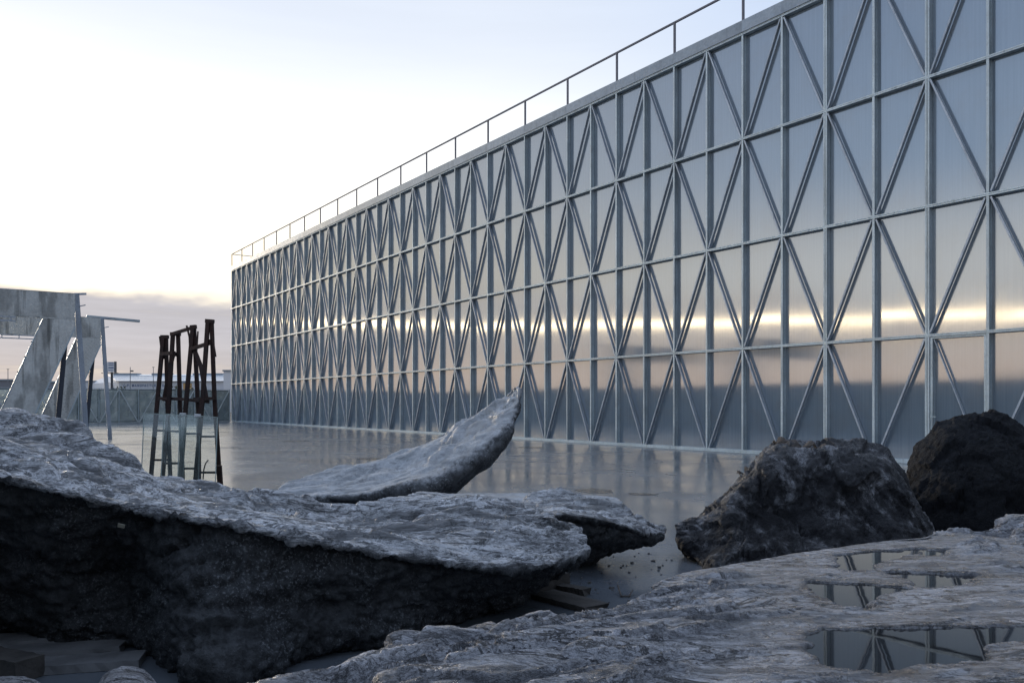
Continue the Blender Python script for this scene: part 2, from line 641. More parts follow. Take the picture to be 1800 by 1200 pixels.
M['rock_big'] = mat_rock('rock_pale_top', (0.58, 0.58, 0.59), (0.046, 0.048, 0.050), seed=3.1, patch=0.85, rough=0.36, bump=0.7, spec=0.95, flow=(0.7, 2.3, 3.2), rot=-0.16, plo=0.485, grain=0.12, speck=0.25, vein=0.95)
M['rock_horn'] = mat_rock('rock_smooth_pale', (0.41, 0.415, 0.42), (0.085, 0.088, 0.092), seed=9.7, patch=0.4, vein=0.5, rough=0.40, scale=0.6, bump=0.4, flow=(0.7, 2.6, 3.5), rot=-0.1)
M['rock_slab'] = mat_rock('rock_slab_grey', (0.50, 0.495, 0.515), (0.042, 0.043, 0.047), seed=5.5, patch=0.6, rough=0.34, speck=0.5, grain=0.5, vein=1.0, flow=(0.8, 2.6, 3.0), rot=-0.5, scale=1.7, bump=0.9)
M['rock_stained'] = mat_rock('rock_black_stained', (0.20, 0.20, 0.208), (0.008, 0.008, 0.010), seed=14.2, patch=0.97, plo=0.42, spec=0.4, rough=0.45, scale=0.8, bump=0.7, flow=(3, 3, 2))
M['rock_dark'] = mat_rock('rock_charcoal', (0.012, 0.0135, 0.018), (0.007, 0.0075, 0.009), seed=21.0, patch=0.6, rough=0.75, spec=0.1, scale=1.3, bump=0.9, flow=(3, 3, 3))


def mat_floor():
    m, t, b = new_mat('polished_damp_concrete')
    co = t.new('ShaderNodeTexCoord').outputs['Object']
    n1 = t.noise(co, 0.35, 6, 0.6, 0.4)
    n2 = t.noise(t.mapping(co, (1, 1, 1), (7, 3, 0)), 0.8, 6, 0.58, 0.4)
    n3 = t.noise(co, 24, 4, 0.7)
    c = t.mix(t.ramp(n1, 0.3, 0.7), rgb(0.105, 0.120, 0.138), rgb(0.165, 0.183, 0.202))
    c = t.mix(t.m('MULTIPLY', t.ramp(n2, 0.5, 0.7), 0.45), c, rgb(0.075, 0.080, 0.092))
    c = t.mix(t.m('MULTIPLY', t.ramp(n3, 0.55, 0.8), 0.35), c, rgb(0.06, 0.062, 0.07))
    t.put(b.inputs['Base Color'], c)
    r = t.ramp(n2, 0.32, 0.68, 0.155, 0.25)
    r = t.m('ADD', r, t.ramp(n1, 0.3, 0.7, -0.03, 0.08))
    t.put(b.inputs['Roughness'], r)
    b.inputs['IOR'].default_value = 1.55
    h = t.m('ADD', t.m('MULTIPLY', t.noise(co, 0.9, 2, 0.5, 0.3), 1.0), t.m('MULTIPLY', n3, 0.03))
    t.put(b.inputs['Normal'], t.bump(h, 0.015, 0.02))
    return m


M['floor'] = mat_floor()


def simple(name, col, rough=0.6, metal=0.0, var=0.2, scale=4.0, bump=0.0):
    m, t, b = new_mat(name)
    co = t.new('ShaderNodeTexCoord').outputs['Object']
    n = t.noise(co, scale, 5, 0.6)
    c = t.mix(t.ramp(n, 0.3, 0.7), rgb(*[x * (1 - var) for x in col]), rgb(*[min(1, x * (1 + var)) for x in col]))
    t.put(b.inputs['Base Color'], c)
    b.inputs['Metallic'].default_value = metal
    t.put(b.inputs['Roughness'], t.ramp(n, 0.3, 0.7, max(0.02, rough - 0.08), min(1, rough + 0.08)))
    if bump:
        t.put(b.inputs['Normal'], t.bump(t.noise(co, scale * 6, 4), bump, 0.01))
    return m


M['soil'] = simple('dry_ground', (0.10, 0.09, 0.075), 0.9, 0, 0.3, 0.05)
M['rust'] = simple('rusted_steel', (0.034, 0.016, 0.012), 0.8, 0.0, 0.5, 9.0, 0.4)
M['wood'] = simple('weathered_timber', (0.060, 0.054, 0.048), 0.85, 0, 0.4, 7.0, 0.5)
M['board'] = simple('pale_concrete_board', (0.16, 0.16, 0.16), 0.75, 0, 0.25, 5.0, 0.3)
M['bark'] = simple('dry_bark', (0.075, 0.062, 0.053), 0.85, 0, 0.45, 14.0, 0.6)
M['roofing'] = simple('pale_metal_roof', (0.80, 0.82, 0.85), 0.35, 0.2, 0.05, 0.1)
M['roof_grey'] = simple('rooflight_strip', (0.25, 0.30, 0.34), 0.5, 0, 0.1, 0.1)
M['wall_pale'] = simple('pale_render_wall', (0.60, 0.63, 0.68), 0.8, 0, 0.06, 0.1)
M['wall_white'] = simple('white_render_wall', (0.75, 0.76, 0.78), 0.8, 0, 0.05, 0.1)
M['wall_grey'] = simple('grey_render_wall', (0.22, 0.23, 0.26), 0.8, 0, 0.06, 0.1)
M['lettering'] = simple('blue_lettering', (0.10, 0.16, 0.30), 0.6, 0, 0.05, 1.0)
M['ochre'] = simple('ochre_paint', (0.60, 0.38, 0.16), 0.7, 0, 0.1, 1.0)
M['post_dark'] = simple('dark_painted_steel', (0.06, 0.07, 0.09), 0.5, 0.3, 0.1, 1.0)
M['scrap'] = simple('yellowed_paper', (0.30, 0.28, 0.22), 0.9, 0, 0.15, 40)
M['white_cloth'] = simple('white_felt', (0.62, 0.62, 0.62), 0.9, 0, 0.1, 20)
M['dark_room'] = simple('dark_wall', (0.06, 0.06, 0.065), 0.9, 0, 0.1, 1.0)
M['leaf'] = simple('shrub_leaf', (0.075, 0.085, 0.035), 0.7, 0, 0.4, 2.0)
M['gravel'] = simple('grit', (0.10, 0.095, 0.09), 0.9, 0, 0.4, 30.0)
M['stain'] = simple('dark_wet_patch', (0.035, 0.038, 0.045), 0.25, 0, 0.2, 6.0)


def mat_glass():
    m, t, b = new_mat('greenish_glass')
    for nd in list(t.n):
        t.n.remove(nd)
    out = t.new('ShaderNodeOutputMaterial')
    tr = t.new('ShaderNodeBsdfTransparent')
    tr.inputs[0].default_value = rgb(0.965, 0.98, 0.972)
    gl = t.new('ShaderNodeBsdfGlossy')
    gl.inputs['Roughness'].default_value = 0.03
    gl.inputs['Color'].default_value = rgb(0.9, 0.95, 0.93)
    df = t.new('ShaderNodeBsdfDiffuse')
    df.inputs[0].default_value = rgb(0.40, 0.44, 0.44)
    lw = t.new('ShaderNodeFresnel')
    lw.inputs[0].default_value = 1.6
    mx = t.new('ShaderNodeMixShader')
    t.l.new(lw.outputs[0], mx.inputs[0])
    t.l.new(tr.outputs[0], mx.inputs[1])
    t.l.new(gl.outputs[0], mx.inputs[2])
    co = t.new('ShaderNodeTexCoord').outputs['Object']
    sm = t.noise(t.mapping(co, (1.5, 1, 9)), 2.5, 4, 0.6, 0.5)
    mx2 = t.new('ShaderNodeMixShader')
    t.put(mx2.inputs[0], t.ramp(sm, 0.50, 0.7, 0.01, 0.12))
    t.l.new(mx.outputs[0], mx2.inputs[1])
    t.l.new(df.outputs[0], mx2.inputs[2])
    t.l.new(mx2.outputs[0], out.inputs[0])
    return m


M['glass'] = mat_glass()
M['glass_edge'] = simple('green_glass_edge', (0.36, 0.43, 0.40), 0.2, 0, 0.1, 3.0)


def mat_water():
    m, t, b = new_mat('rain_water')
    b.inputs['Base Color'].default_value = rgb(0.012, 0.012, 0.013)
    b.inputs['Roughness'].default_value = 0.02
    b.inputs['IOR'].default_value = 1.33
    b.inputs['Specular IOR Level'].default_value = 0.75
    co = t.new('ShaderNodeTexCoord').outputs['Object']
    t.put(b.inputs['Normal'], t.bump(t.noise(co, 7, 2, 0.5), 0.015, 0.01))
    return m


M['water'] = mat_water()

# ------------------------------------------------------------------ layout of the yard
PHI = math.atan2(995.0, 1440.0)
SN, CS = math.sin(PHI), math.cos(PHI)
ZN0 = 64.34
P0 = (-21.653, ZN0)                                   # base of the facade at grid column 0
UX = (SN, -CS)                                        # along the facade towards the camera
IN = (CS, SN)                                         # into the building
BAY = 1.343
ROW = 3.0
RZ = math.atan2(UX[1], UX[0])


def FL(u, v, z=0.0):
    """facade coordinates: u along, v out towards the yard"""
    return (P0[0] + UX[0] * u - IN[0] * v, P0[1] + UX[1] * u - IN[1] * v, z)


# ground and floor
g = MB().box((-3000, -3000, -1.0), (3000, 3000, -0.012)).build('ground', M['soil'])
tag(g, kind='structure')
YARD = 20.8                                           # yard width between facade and side fence
fl = MB()
a, b_, c_, d_ = FL(-1.5, -0.3), FL(-1.5, YARD + 0.2), FL(95, YARD + 0.2), FL(95, -0.3)
fl._add([(p[0], p[1], 0.0) for p in (a, b_, c_, d_)] + [(p[0], p[1], -0.2) for p in (a, b_, c_, d_)],
        [(0, 1, 2, 3), (7, 6, 5, 4), (0, 4, 5, 1), (1, 5, 6, 2), (2, 6, 7, 3), (3, 7, 4, 0)])
floor = fl.build('floor', M['floor'])
tag(floor, kind='structure')

# ------------------------------------------------------------------ the long facade
bld = empty('building', FL(0, 0), RZ)
tag(bld, 'long hall clad in translucent panels behind a galvanised diagonal lattice', 'building')
J0, J1 = -1, 56
DEP = 0.125                                            # depth of the lattice in front of the panels
HT = 4 * ROW
# mullion mesh: I-shaped post
mm = MB()
mm.box((-0.031, 0.0, 0.10), (0.031, 0.010, HT)).box((-0.012, 0.010, 0.10), (0.012, DEP - 0.010, HT)).box((-0.034, DEP - 0.010, 0.10), (0.034, DEP + 0.02, HT))
mul = mm.mesh('mullion', M['galv'])
m2 = MB()
m2.box((-0.052, -0.003, 0.10), (-0.007, DEP + 0.02, HT)).box((0.007, -0.003, 0.10), (0.052, DEP + 0.02, HT)).box((-0.0068, 0.05, 0.10), (0.0068, DEP, HT))
mul2 = m2.mesh('paired_mullion', M['galv'])
for j in range(J0, J1 + 1):
    link('mullion', mul2 if j in (-1, 39, 41, 49, 56) else mul, bld, (j * BAY, 0, 0))
# transoms: two channels back to back with a dark joint
x0, x1 = (J0 - 0.04) * BAY, (J1 + 0.04) * BAY
for l in range(0, 4):
    z = HT - l * ROW
    tr = MB()
    tr.box((x0, -0.008, z + 0.004), (x1, DEP + 0.015, z + 0.034)).box((x0, -0.008, z - 0.034), (x1, DEP + 0.015, z - 0.004)).box((x0, 0.02, z - 0.0039), (x1, DEP, z + 0.0039))
    tr.build('transom', M['galv'], bld)
MB().box((x0, -0.02, 0.004), (x1, DEP + 0.02, 0.10)).build('base_rail', M['galv'], bld)
# diagonals
L = math.hypot(BAY - 0.10, ROW - 0.07)
ang = math.atan2(ROW - 0.07, BAY - 0.10)


def diag_mesh(sgn):
    m = MB()
    ca, sa = math.cos(ang), math.sin(ang) * sgn
    h = L / 2 - 0.03
    def pt(s, w, y):
        return (ca * s - sa * w, y, sa * s + ca * w)
    for w0, w1, y0, y1 in ((-0.021, 0.021, 0.003, 0.011), (-0.010, 0.010, 0.011, DEP - 0.012)):
        p = [pt(-h, w0, y0), pt(h, w0, y0), pt(h, w0, y1), pt(-h, w0, y1), pt(-h, w1, y0), pt(h, w1, y0), pt(h, w1, y1), pt(-h, w1, y1)]
        m._add(p, [(0, 3, 2, 1), (4, 5, 6, 7), (0, 1, 5, 4), (1, 2, 6, 5), (2, 3, 7, 6), (3, 0, 4, 7)])
    return m.mesh('diagonal_brace', M['galv_dark'])


dg = {1: diag_mesh(1), -1: diag_mesh(-1)}
pan = MB().box((-BAY / 2 + 0.012, 0, 0.03), (BAY / 2 - 0.012, 0.03, ROW - 0.03)).mesh('panel', M['panel'])
DOORJ = 41
for r in range(4):
    zb = HT - (r + 1) * ROW
    for j in range(J0, J1):
        isdoor = (r == 3 and j == DOORJ)
        xc = (j + 0.5) * BAY
        if not isdoor:
            p = link('panel', pan, bld, (xc, DEP + 0.022, zb), (random.gauss(0, 0.0012), 0, random.gauss(0, 0.003)))
            # line r+1 node on column j ?
            up_right = ((j + r + 1) % 2 == 0)          # node at lower-left -> brace rises to the right
            link('diagonal_brace', dg[1 if up_right else -1], bld, (xc, 0, zb + ROW / 2))
# door bay
dx0, dx1 = DOORJ * BAY + 0.06, (DOORJ + 1) * BAY - 0.045
dr = MB()
zt = ROW - 0.045
dr.box((dx0 + 0.05, DEP + 0.02, 0.11), (dx1 - 0.03, DEP + 0.05, zt - 0.03))
door = dr.build('door', M['panel'], bld)
tag(door, 'narrow full height door let into one facade bay')
fr = MB()
fr.box((dx0, 0.02, 0.11), (dx0 + 0.055, DEP + 0.03, zt)).box((dx1 - 0.04, 0.02, 0.11), (dx1, DEP + 0.03, zt)).box((dx0 + 0.0551, 0.02, zt - 0.035), (dx1 - 0.0401, DEP + 0.03, zt))
o = fr.build('door_frame', M['galv'], door)
db = MB().bar((dx0 + 0.09, DEP / 2, zt - 0.06), (dx1 - 0.09, DEP / 2, 0.16), 0.02, DEP - 0.05, (0, 1, 0))
db.build('diagonal_brace', M['galv_dark'], door)
MB().bar((dx0 + 0.03, -0.03, 1.12), (dx0 + 0.16, -0.03, 1.12), 0.016, 0.016).bar((dx0 + 0.03, -0.03, 1.12), (dx0 + 0.03, 0.03, 1.12), 0.016, 0.016).build('door_handle', M['galv'], door)
# fascia in sheet lengths, seams at the odd columns
for j in range(J0, J1, 2):
    a = j * BAY - (0.06 if j == J0 else -0.002)
    b2 = min(j + 2, J1) * BAY - 0.002 + (0.06 if j + 2 >= J1 else 0)
    MB().box((a, -0.035, HT + 0.036), (b2, DEP + 0.1, HT + 0.37)).build('fascia', M['fascia'], bld)
# roof railing
for j in range(J0, J1 + 1, 2):
    MB().box((j * BAY - 0.03, 0.012, HT + 0.371), (j * BAY + 0.03, 0.068, HT + 1.33)).build('railing_post', M['galv_rail'], bld)
MB().box((J0 * BAY - 0.03, 0.012, HT + 1.331), (J1 * BAY, 0.068, HT + 1.385)).build('handrail', M['galv_rail'], bld)
BD = 22.0
MB().box((J0 * BAY - 0.03, 0.0681, HT + 1.332), (J0 * BAY + 0.015, BD, HT + 1.380)).build('handrail', M['galv_rail'], bld)
for k in range(1, 9):
    MB().box((J0 * BAY - 0.025, k * 2.686 - 0.02, HT + 0.371), (J0 * BAY + 0.015, k * 2.686 + 0.02, HT + 1.331)).build('railing_post', M['galv_rail'], bld)
# end walls, back wall, roof
xa, xb = J0 * BAY - 0.05, J1 * BAY + 0.05
MB().box((xa, DEP + 0.101, 0.0), (xa + 0.2, BD, HT + 0.365)).build('end_wall', M['galv_fence'], bld)
MB().box((xb - 0.2, DEP + 0.101, 0.0), (xb, BD, HT + 0.365)).build('end_wall', M['galv_fence'], bld)
MB().box((xa + 0.2001, BD - 0.2, 0.0), (xb - 0.2001, BD, HT + 0.365)).build('back_wall', M['galv_fence'], bld)
MB().box((xa + 0.2001, DEP + 0.15, HT + 0.05), (xb - 0.2001, BD - 0.2001, HT + 0.30)).build('roof', M['wall_grey'], bld)
MB().box((xa + 0.2001, DEP + 0.30, 0.0), (xb - 0.2001, DEP + 0.40, HT + 0.04)).build('lining', M['dark_room'], bld)

# ------------------------------------------------------------------ perimeter fence: buckled sheets on posts with diagonals
FH = 2.52


def sheet_mesh(k):
    nx, nz = 14, 22
    xs = np.linspace(-BAY / 2 + 0.03, BAY / 2 - 0.03, nx)
    zs = np.linspace(0.05, FH - 0.03, nz)
    X, Z = np.meshgrid(xs, zs, indexing='ij')
    p = np.stack([X.ravel() * 1.1 + k * 7.7, np.full(X.size, k * 3.3), Z.ravel() * 1.0], axis=1)
    e = np.sin((X - xs[0]) / (xs[-1] - xs[0]) * math.pi) * np.sin((Z - zs[0]) / (zs[-1] - zs[0]) * math.pi)
    Y = (fbm(p, 2) * 0.075).reshape(X.shape) * np.sqrt(np.clip(e, 0, 1))
    v = [(X[i, j], Y[i, j], Z[i, j]) for i in range(nx) for j in range(nz)]
    n = len(v)
    v += [(x, y + 0.006, z) for x, y, z in v]
    f = []
    for i in range(nx - 1):
        for j in range(nz - 1):
            q = (i * nz + j, (i + 1) * nz + j, (i + 1) * nz + j + 1, i * nz + j + 1)
            f.append(q)
            f.append(tuple(n + s for s in reversed(q)))
    for i in range(nx - 1):
        a, b = i * nz, (i + 1) * nz
        f.append((b, a, n + a, n + b))
        a, b = i * nz + nz - 1, (i + 1) * nz + nz - 1
        f.append((a, b, n + b, n + a))
    for j in range(nz - 1):
        f.append((j, j + 1, n + j + 1, n + j))
        a = (nx - 1) * nz + j
        f.append((a + 1, a, n + a, n + a + 1))
    me = bpy.data.meshes.new('fence_sheet')
    me.from_pydata(v, [], f)
    me.materials.append(M['galv_fence'])
    for p_ in me.polygons:
        p_.use_smooth = True
    me.update()
    return me


sheets = [sheet_mesh(k) for k in range(8)]
fpost = MB().box((-0.03, -0.07, 0.0), (0.03, 0.03, FH)).mesh('fence_post', M['galv'])
fa = math.atan2(FH - 0.12, BAY - 0.1)
fL = math.hypot(FH - 0.12, BAY - 0.1)


def fdiag(sgn):
    p = (-math.cos(fa) * fL / 2, -0.045, -math.sin(fa) * fL / 2 * sgn)
    q = (math.cos(fa) * fL / 2, -0.045, math.sin(fa) * fL / 2 * sgn)
    return MB().bar(p, q, 0.075, 0.05, (0, 1, 0)).mesh('fence_brace', M['brace_pale'])


fd = {1: fdiag(1), -1: fdiag(-1)}


def fence(loc, rz, n, label):
    """runs along local +x; yard side is local -y"""
    f = empty('fence', loc, rz)
    tag(f, label, 'fence', 'yard perimeter fence')
    for i in range(n):
        link('fence_sheet', sheets[(i * 5 + n) % 8], f, ((i + 0.5) * BAY, 0.031, 0))
        link('fence_post', fpost, f, (i * BAY, 0, 0))
        link('fence_brace', fd[1 if i % 2 == 0 else -1], f, ((i + 0.5) * BAY, 0, FH / 2))
    link('fence_post', fpost, f, (n * BAY, 0, 0))
    MB().box((-0.03, -0.075, FH + 0.001), (n * BAY + 0.03, 0.06, FH + 0.04)).build('top_rail', M['galv'], f)
    MB().box((0.031, 0.0, 0.003), (n * BAY - 0.031, 0.03, 0.048)).build('bottom_rail', M['galv'], f)
    return f


# back fence: from the far corner of the facade out across the yard
nb = int(YARD / BAY)
fence(FL(J0 * BAY - 0.12, 0.12 + nb * BAY), math.atan2(IN[1], IN[0]), nb, 'sheet metal fence with diagonal braces closing the far end of the yard')
# side fence parallel to the facade; only its mirror image in the panels is in the picture
nsd = 62
yf = 0.12 + nb * BAY + 0.12
fence(FL(J0 * BAY + nsd * BAY, yf), RZ + math.pi, nsd, 'dark sheet metal fence mirrored in the lower facade panels')

# ------------------------------------------------------------------ rocks
def make_rock(name, stations, paleness, mat, step, label, cat='rock', amp=0.05, fine=0.012, stretch=(1, 1, 1), rotz=0.0,
              seed=0.0, wrinkle=0.0, cracks=0.0, rough_side=0.0, post=None, group=None, freq=1.0, flat_floor=True, terrace=0.0, chips=0.0, plates=0.0, plate_f=1.0, plate_w=0.06, pale_chips=1.0, fold=0.5, pct=78):
    V, att = loft(stations, step, paleness)
    n, flip = loft_normals(V)
    P = V.reshape(-1, 3)
    N = n.reshape(-1, 3)
    c, s = math.cos(rotz), math.sin(rotz)
    Q = np.stack([P[:, 0] * c + P[:, 1] * s, -P[:, 0] * s + P[:, 1] * c, P[:, 2]], axis=1) + seed
    Qs = Q * np.array(stretch) * freq
    warp = np.stack([fbm(Qs * 1.3 + 5, 2), fbm(Qs * 1.3 + 50, 2), fbm(Qs * 1.3 + 90, 2)], axis=1)
    ca = att.ravel() if att is not None else np.ones(len(P))
    d = amp * fbm(Qs * 1.6, 3, 0.5)
    if wrinkle:
        # rounded folds with sharp creases, running along the rock
        w1 = np.abs(pn(Qs * np.array([0.7, 2.6, 2.6]) * 1.5 + warp * 1.3))
        w2 = np.abs(pn(Qs * np.array([0.8, 3.4, 3.4]) * 3.1 + warp * 1.8 + 9))
        w3 = np.abs(pn(Qs * np.array([0.9, 3.4, 3.4]) * 6.7 + warp * 2.4 + 27))
        m = sstep(fbm(Qs * 1.1 + 3, 2), -0.25, 0.2) * 0.8 + 0.2
        w1 = w1 + fold * np.abs(pn(Qs * np.array([0.45, 1.3, 1.3]) * 1.5 + warp * 0.8 + 19))
        d = d + wrinkle * (w1 + 0.55 * w2 * m + 0.30 * w3 * m - 0.4) * (0.25 + 0.75 * sstep(ca, 0.5, 0.95))
    if terrace:
        h = (fbm(Qs * 1.25 + warp * 0.6 + 60, 3, 0.45)) * 6.0 + 10
        fr = h - np.floor(h)
        d = d + terrace * (np.floor(h) + sstep(fr, 0.90, 1.0) - 10 - 0.7 * (h - 10)) * sstep(ca, 0.55, 0.97)
    if rough_side:
        r = fbm(Q * 6.5, 4, 0.62)
        d = d + rough_side * (r + 0.8 * np.abs(pn(Q * 15.0)) + 0.35 * np.abs(pn(Q * 33.0))) * (1 - sstep(ca, 0.4, 0.9))
    if cracks:
        k = np.abs(pn(Qs * np.array([0.45, 1.5, 1.0]) * 1.0 + warp * 0.45 + 13))
        k2 = np.abs(pn(Qs * np.array([1.5, 0.7, 1.0]) * 1.0 + warp * 0.5 + 77))
        on = sstep(fbm(Q * 0.9 + 31, 2), -0.15, 0.05)
        on2 = sstep(fbm(Q * 1.1 + 71, 2), -0.02, 0.12)
        d = d - cracks * (1 - sstep(k, 0.004, 0.020)) * on - cracks * 0.8 * (1 - sstep(k2, 0.003, 0.016)) * on2
        d = d + min(cracks, 0.02) * 0.5 * (1 - np.exp(-k * 9)) * on
    if chips:
        c1, _b = facets(Qs * np.array([1.0, 1.25, 1.25]) * 2.6 + warp * 0.35)
        c2, _b = facets(Qs * 6.5 + warp * 0.8 + 40)
        c3, _b = facets(Q * 16.0 + 80)
        d = d + chips * (c1 + 0.45 * c2 * 1.0 + 0.22 * c3) * (1 - (1 - pale_chips) * sstep(ca, 0.4, 0.9))
    if plates:
        # long plates parted by narrow open cracks
        f1, bw, h, v = cells(Qs * np.array([0.55, 1.5, 1.0]) * plate_f + warp * 0.35 + 21)
        d = d + (-plates * (1 - sstep(bw, 0.02, plate_w)) + plates * 0.35 * (_cj[h, 1] - 0.5) * sstep(bw, 0.0, 0.05)) * sstep(ca, 0.55, 0.95)
    d = d + fine * (1 - 0.6 * (1 - pale_chips)) * fbm(Q * 9.0, 4, 0.6) + fine * 0.7 * np.abs(pn(Q * 26.0))
    top_ = ca > 0.6
    if top_.any():
        d = d - np.percentile(d[top_], pct) * sstep(ca, 0.5, 0.95)
    P2 = P + N * d[:, None]
    V2 = P2.reshape(V.shape)
    if post is not None:
        V2 = post(V2)
    if flat_floor:
        V2[..., 2] = np.maximum(V2[..., 2], -0.02)
    o = loft_object(name, V2, flip, mat, att)
    tag(o, label, cat, group)
    return o


F_ = -0.03


def ring(*pts):
    """points: (px, py, Z) or ('f', px, Z) on the floor"""
    return [WF(p[1], p[2], F_) if p[0] == 'f' else W(*p) for p in pts]


# the big overhanging rock on the left
A = [
    ring(('f', -520, 6.2), (-520, 800, 6.0), (-520, 790, 5.6), (-520, 800, 5.2), (-520, 850, 4.9), (-500, 950, 4.9), ('f', -480, 5.1)),
    ring(('f', -230, 6.5), (-250, 735, 6.2), (-250, 737, 5.6), (-250, 768, 4.9), (-250, 812, 4.4), (-250, 960, 4.5), ('f', -230, 4.9)),
    ring(('f', 0, 6.7), (0, 737, 6.3), (0, 755, 5.7), (0, 792, 4.9), (0, 838, 4.35), (0, 960, 4.6), ('f', 0, 5.1)),
    ring(('f', 130, 6.8), (130, 759, 6.4), (128, 778, 5.7), (120, 818, 4.9), (112, 860, 4.35), (108, 1000, 4.65), ('f', 110, 4.98)),
    ring(('f', 240, 6.9), (245, 813, 6.5), (240, 824, 5.8), (225, 854, 5.0), (218, 884, 4.48), (225, 1010, 4.85), ('f', 255, 4.85)),
    ring(('f', 340, 7.0), (340, 842, 6.6), (330, 853, 5.9), (322, 874, 5.1), (318, 906, 4.45), (322, 1050, 4.30), ('f', 350, 4.22)),
    ring(('f', 440, 7.1), (440, 858, 6.7), (432, 869, 6.0), (425, 890, 5.1), (420, 920, 4.40), (430, 1060, 4.30), ('f', 450, 4.30)),
    ring(('f', 580, 7.2), (580, 876, 6.8), (575, 906, 6.2), (570, 916, 5.2), (557, 948, 4.50), (560, 1050, 4.55), ('f', 560, 4.78)),
    ring(('f', 700, 7.3), (700, 874, 6.9), (700, 906, 6.3), (700, 928, 5.4), (690, 970, 4.65), (690, 1055, 4.75), ('f', 690, 5.0)),
    ring(('f', 830, 7.2), (845, 872, 6.9), (840, 892, 6.3), (832, 930, 5.5), (820, 988, 4.85), (810, 1040, 5.05), ('f', 780, 5.4)),
    ring(('f', 880, 7.0), (930, 888, 6.6), (937, 910, 6.2), (942, 945, 5.6), (932, 994, 5.05), (900, 1028, 5.30), ('f', 850, 5.75)),
    ring(('f', 900, 6.6), (995, 917, 6.2), (1002, 930, 6.0), (1010, 950, 5.7), (1005, 980, 5.35), (965, 1006, 5.5), ('f', 885, 6.0)),
    ring((985, 985, 6.0), (1022, 938, 5.95), (1028, 945, 5.85), (1032, 953, 5.7), (1026, 966, 5.55), (1008, 978, 5.6), (985, 995, 5.8)),
]
def rimmed(st, k):
    out = []
    for r_ in st:
        p, q = r_[k], r_[k + 1]
        e = tuple(p[i] + (q[i] - p[i]) * 0.13 + (0.02 if i == 1 else 0) for i in range(3))
        out.append(list(r_[:k + 1]) + [e] + list(r_[k + 1:]))
    return out


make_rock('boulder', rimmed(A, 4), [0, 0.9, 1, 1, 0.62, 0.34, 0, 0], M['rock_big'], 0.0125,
          'largest rock on the left, pale wrinkled top overhanging a dark rough side', 'rock',
          amp=0.06, fine=0.006, stretch=(0.40, 1.2, 1.2), rotz=0.16, seed=2.0, wrinkle=0.13, pale_chips=0.10, fold=0.9, pct=93, cracks=0.04, rough_side=0.04, terrace=0.040, chips=0.024, plates=0.06, plate_f=0.9, plate_w=0.14)

# the horn-shaped rock rising behind it
B = [
    ring((470, 872, 11.9), (470, 864, 11.9), (470, 866, 11.8), (470, 870, 11.7), (470, 872, 11.7), (470, 875, 11.8)),
    ring(('f', 560, 12.5), (555, 834, 12.4), (562, 847, 12.0), (570, 866, 11.5), (578, 880, 11.4), ('f', 590, 11.8)),
    ring(('f', 650, 12.5), (645, 808, 12.5), (655, 829, 12.0), (666, 854, 11.4), (676, 872, 11.25), ('f', 680, 11.6)),
    ring(('f', 735, 12.5), (735, 779, 12.5), (744, 801, 12.0), (755, 826, 11.45), (768, 855, 11.25), ('f', 752, 11.8)),
    ring((788, 830, 12.5), (800, 741, 12.5), (813, 760, 12.0), (828, 784, 11.55), (842, 815, 11.4), (812, 852, 11.8)),
    ring((848, 768, 12.4), (852, 714, 12.4), (863, 727, 12.0), (878, 740, 11.75), (894, 764, 11.6), (878, 795, 11.8)),
    ring((884, 715, 12.2), (889, 696, 12.2), (896, 701, 12.0), (905, 707, 11.9), (910, 722, 11.85), (900, 738, 11.95)),
    ring((905, 686, 12.05), (907, 680, 12.05), (910, 679, 12.0), (913, 681, 11.95), (912, 687, 11.95), (908, 690, 12.0)),
]
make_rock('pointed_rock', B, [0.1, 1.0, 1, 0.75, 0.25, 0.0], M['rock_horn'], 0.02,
          'smooth pale horn shaped rock whose tip points up towards the facade', 'rock',
          amp=0.10, fine=0.005, stretch=(0.35, 1.2, 1.2), rotz=0.1, seed=8.0, wrinkle=0.11, cracks=0.03, rough_side=0.012, freq=0.8, chips=0.02, pale_chips=0.25, terrace=0.03)

# low rock with a pointed end, just behind the big one
C = [
    ring(('f', 880, 7.8), (885, 890, 7.6), (892, 898, 7.2), (898, 915, 6.75), (900, 950, 6.8), ('f', 900, 7.0)),
    ring(('f', 955, 7.9), (955, 872, 7.8), (958, 884, 7.3), (965, 906, 6.7), (965, 950, 6.8), ('f', 960, 7.0)),
    ring(('f', 1030, 7.9), (1040, 876, 7.8), (1045, 889, 7.3), (1050, 913, 6.7), (1045, 952, 6.8), ('f', 1020, 7.2)),
    ring((1060, 952, 7.6), (1092, 893, 7.6), (1098, 905, 7.3), (1105, 926, 6.8), (1100, 950, 6.9), (1060, 972, 7.15)),
    ring((1125, 936, 7.3), (1142, 917, 7.3), (1147, 924, 7.2), (1152, 935, 7.0), (1146, 947, 7.0), (1128, 954, 7.1)),
    ring((1156, 938, 7.1), (1162, 932, 7.12), (1166, 934, 7.1), (1168, 938, 7.05), (1165, 943, 7.05), (1158, 945, 7.1)),
]
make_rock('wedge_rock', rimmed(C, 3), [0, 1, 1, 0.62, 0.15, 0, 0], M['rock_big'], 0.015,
          'smaller wedge rock with a pointed right end, behind the largest rock', 'rock',
          amp=0.05, fine=0.014, stretch=(0.9, 1.3, 1.3), seed=31.0, pale_chips=0.4, wrinkle=0.08, cracks=0.02, rough_side=0.03, chips=0.018, terrace=0.03)

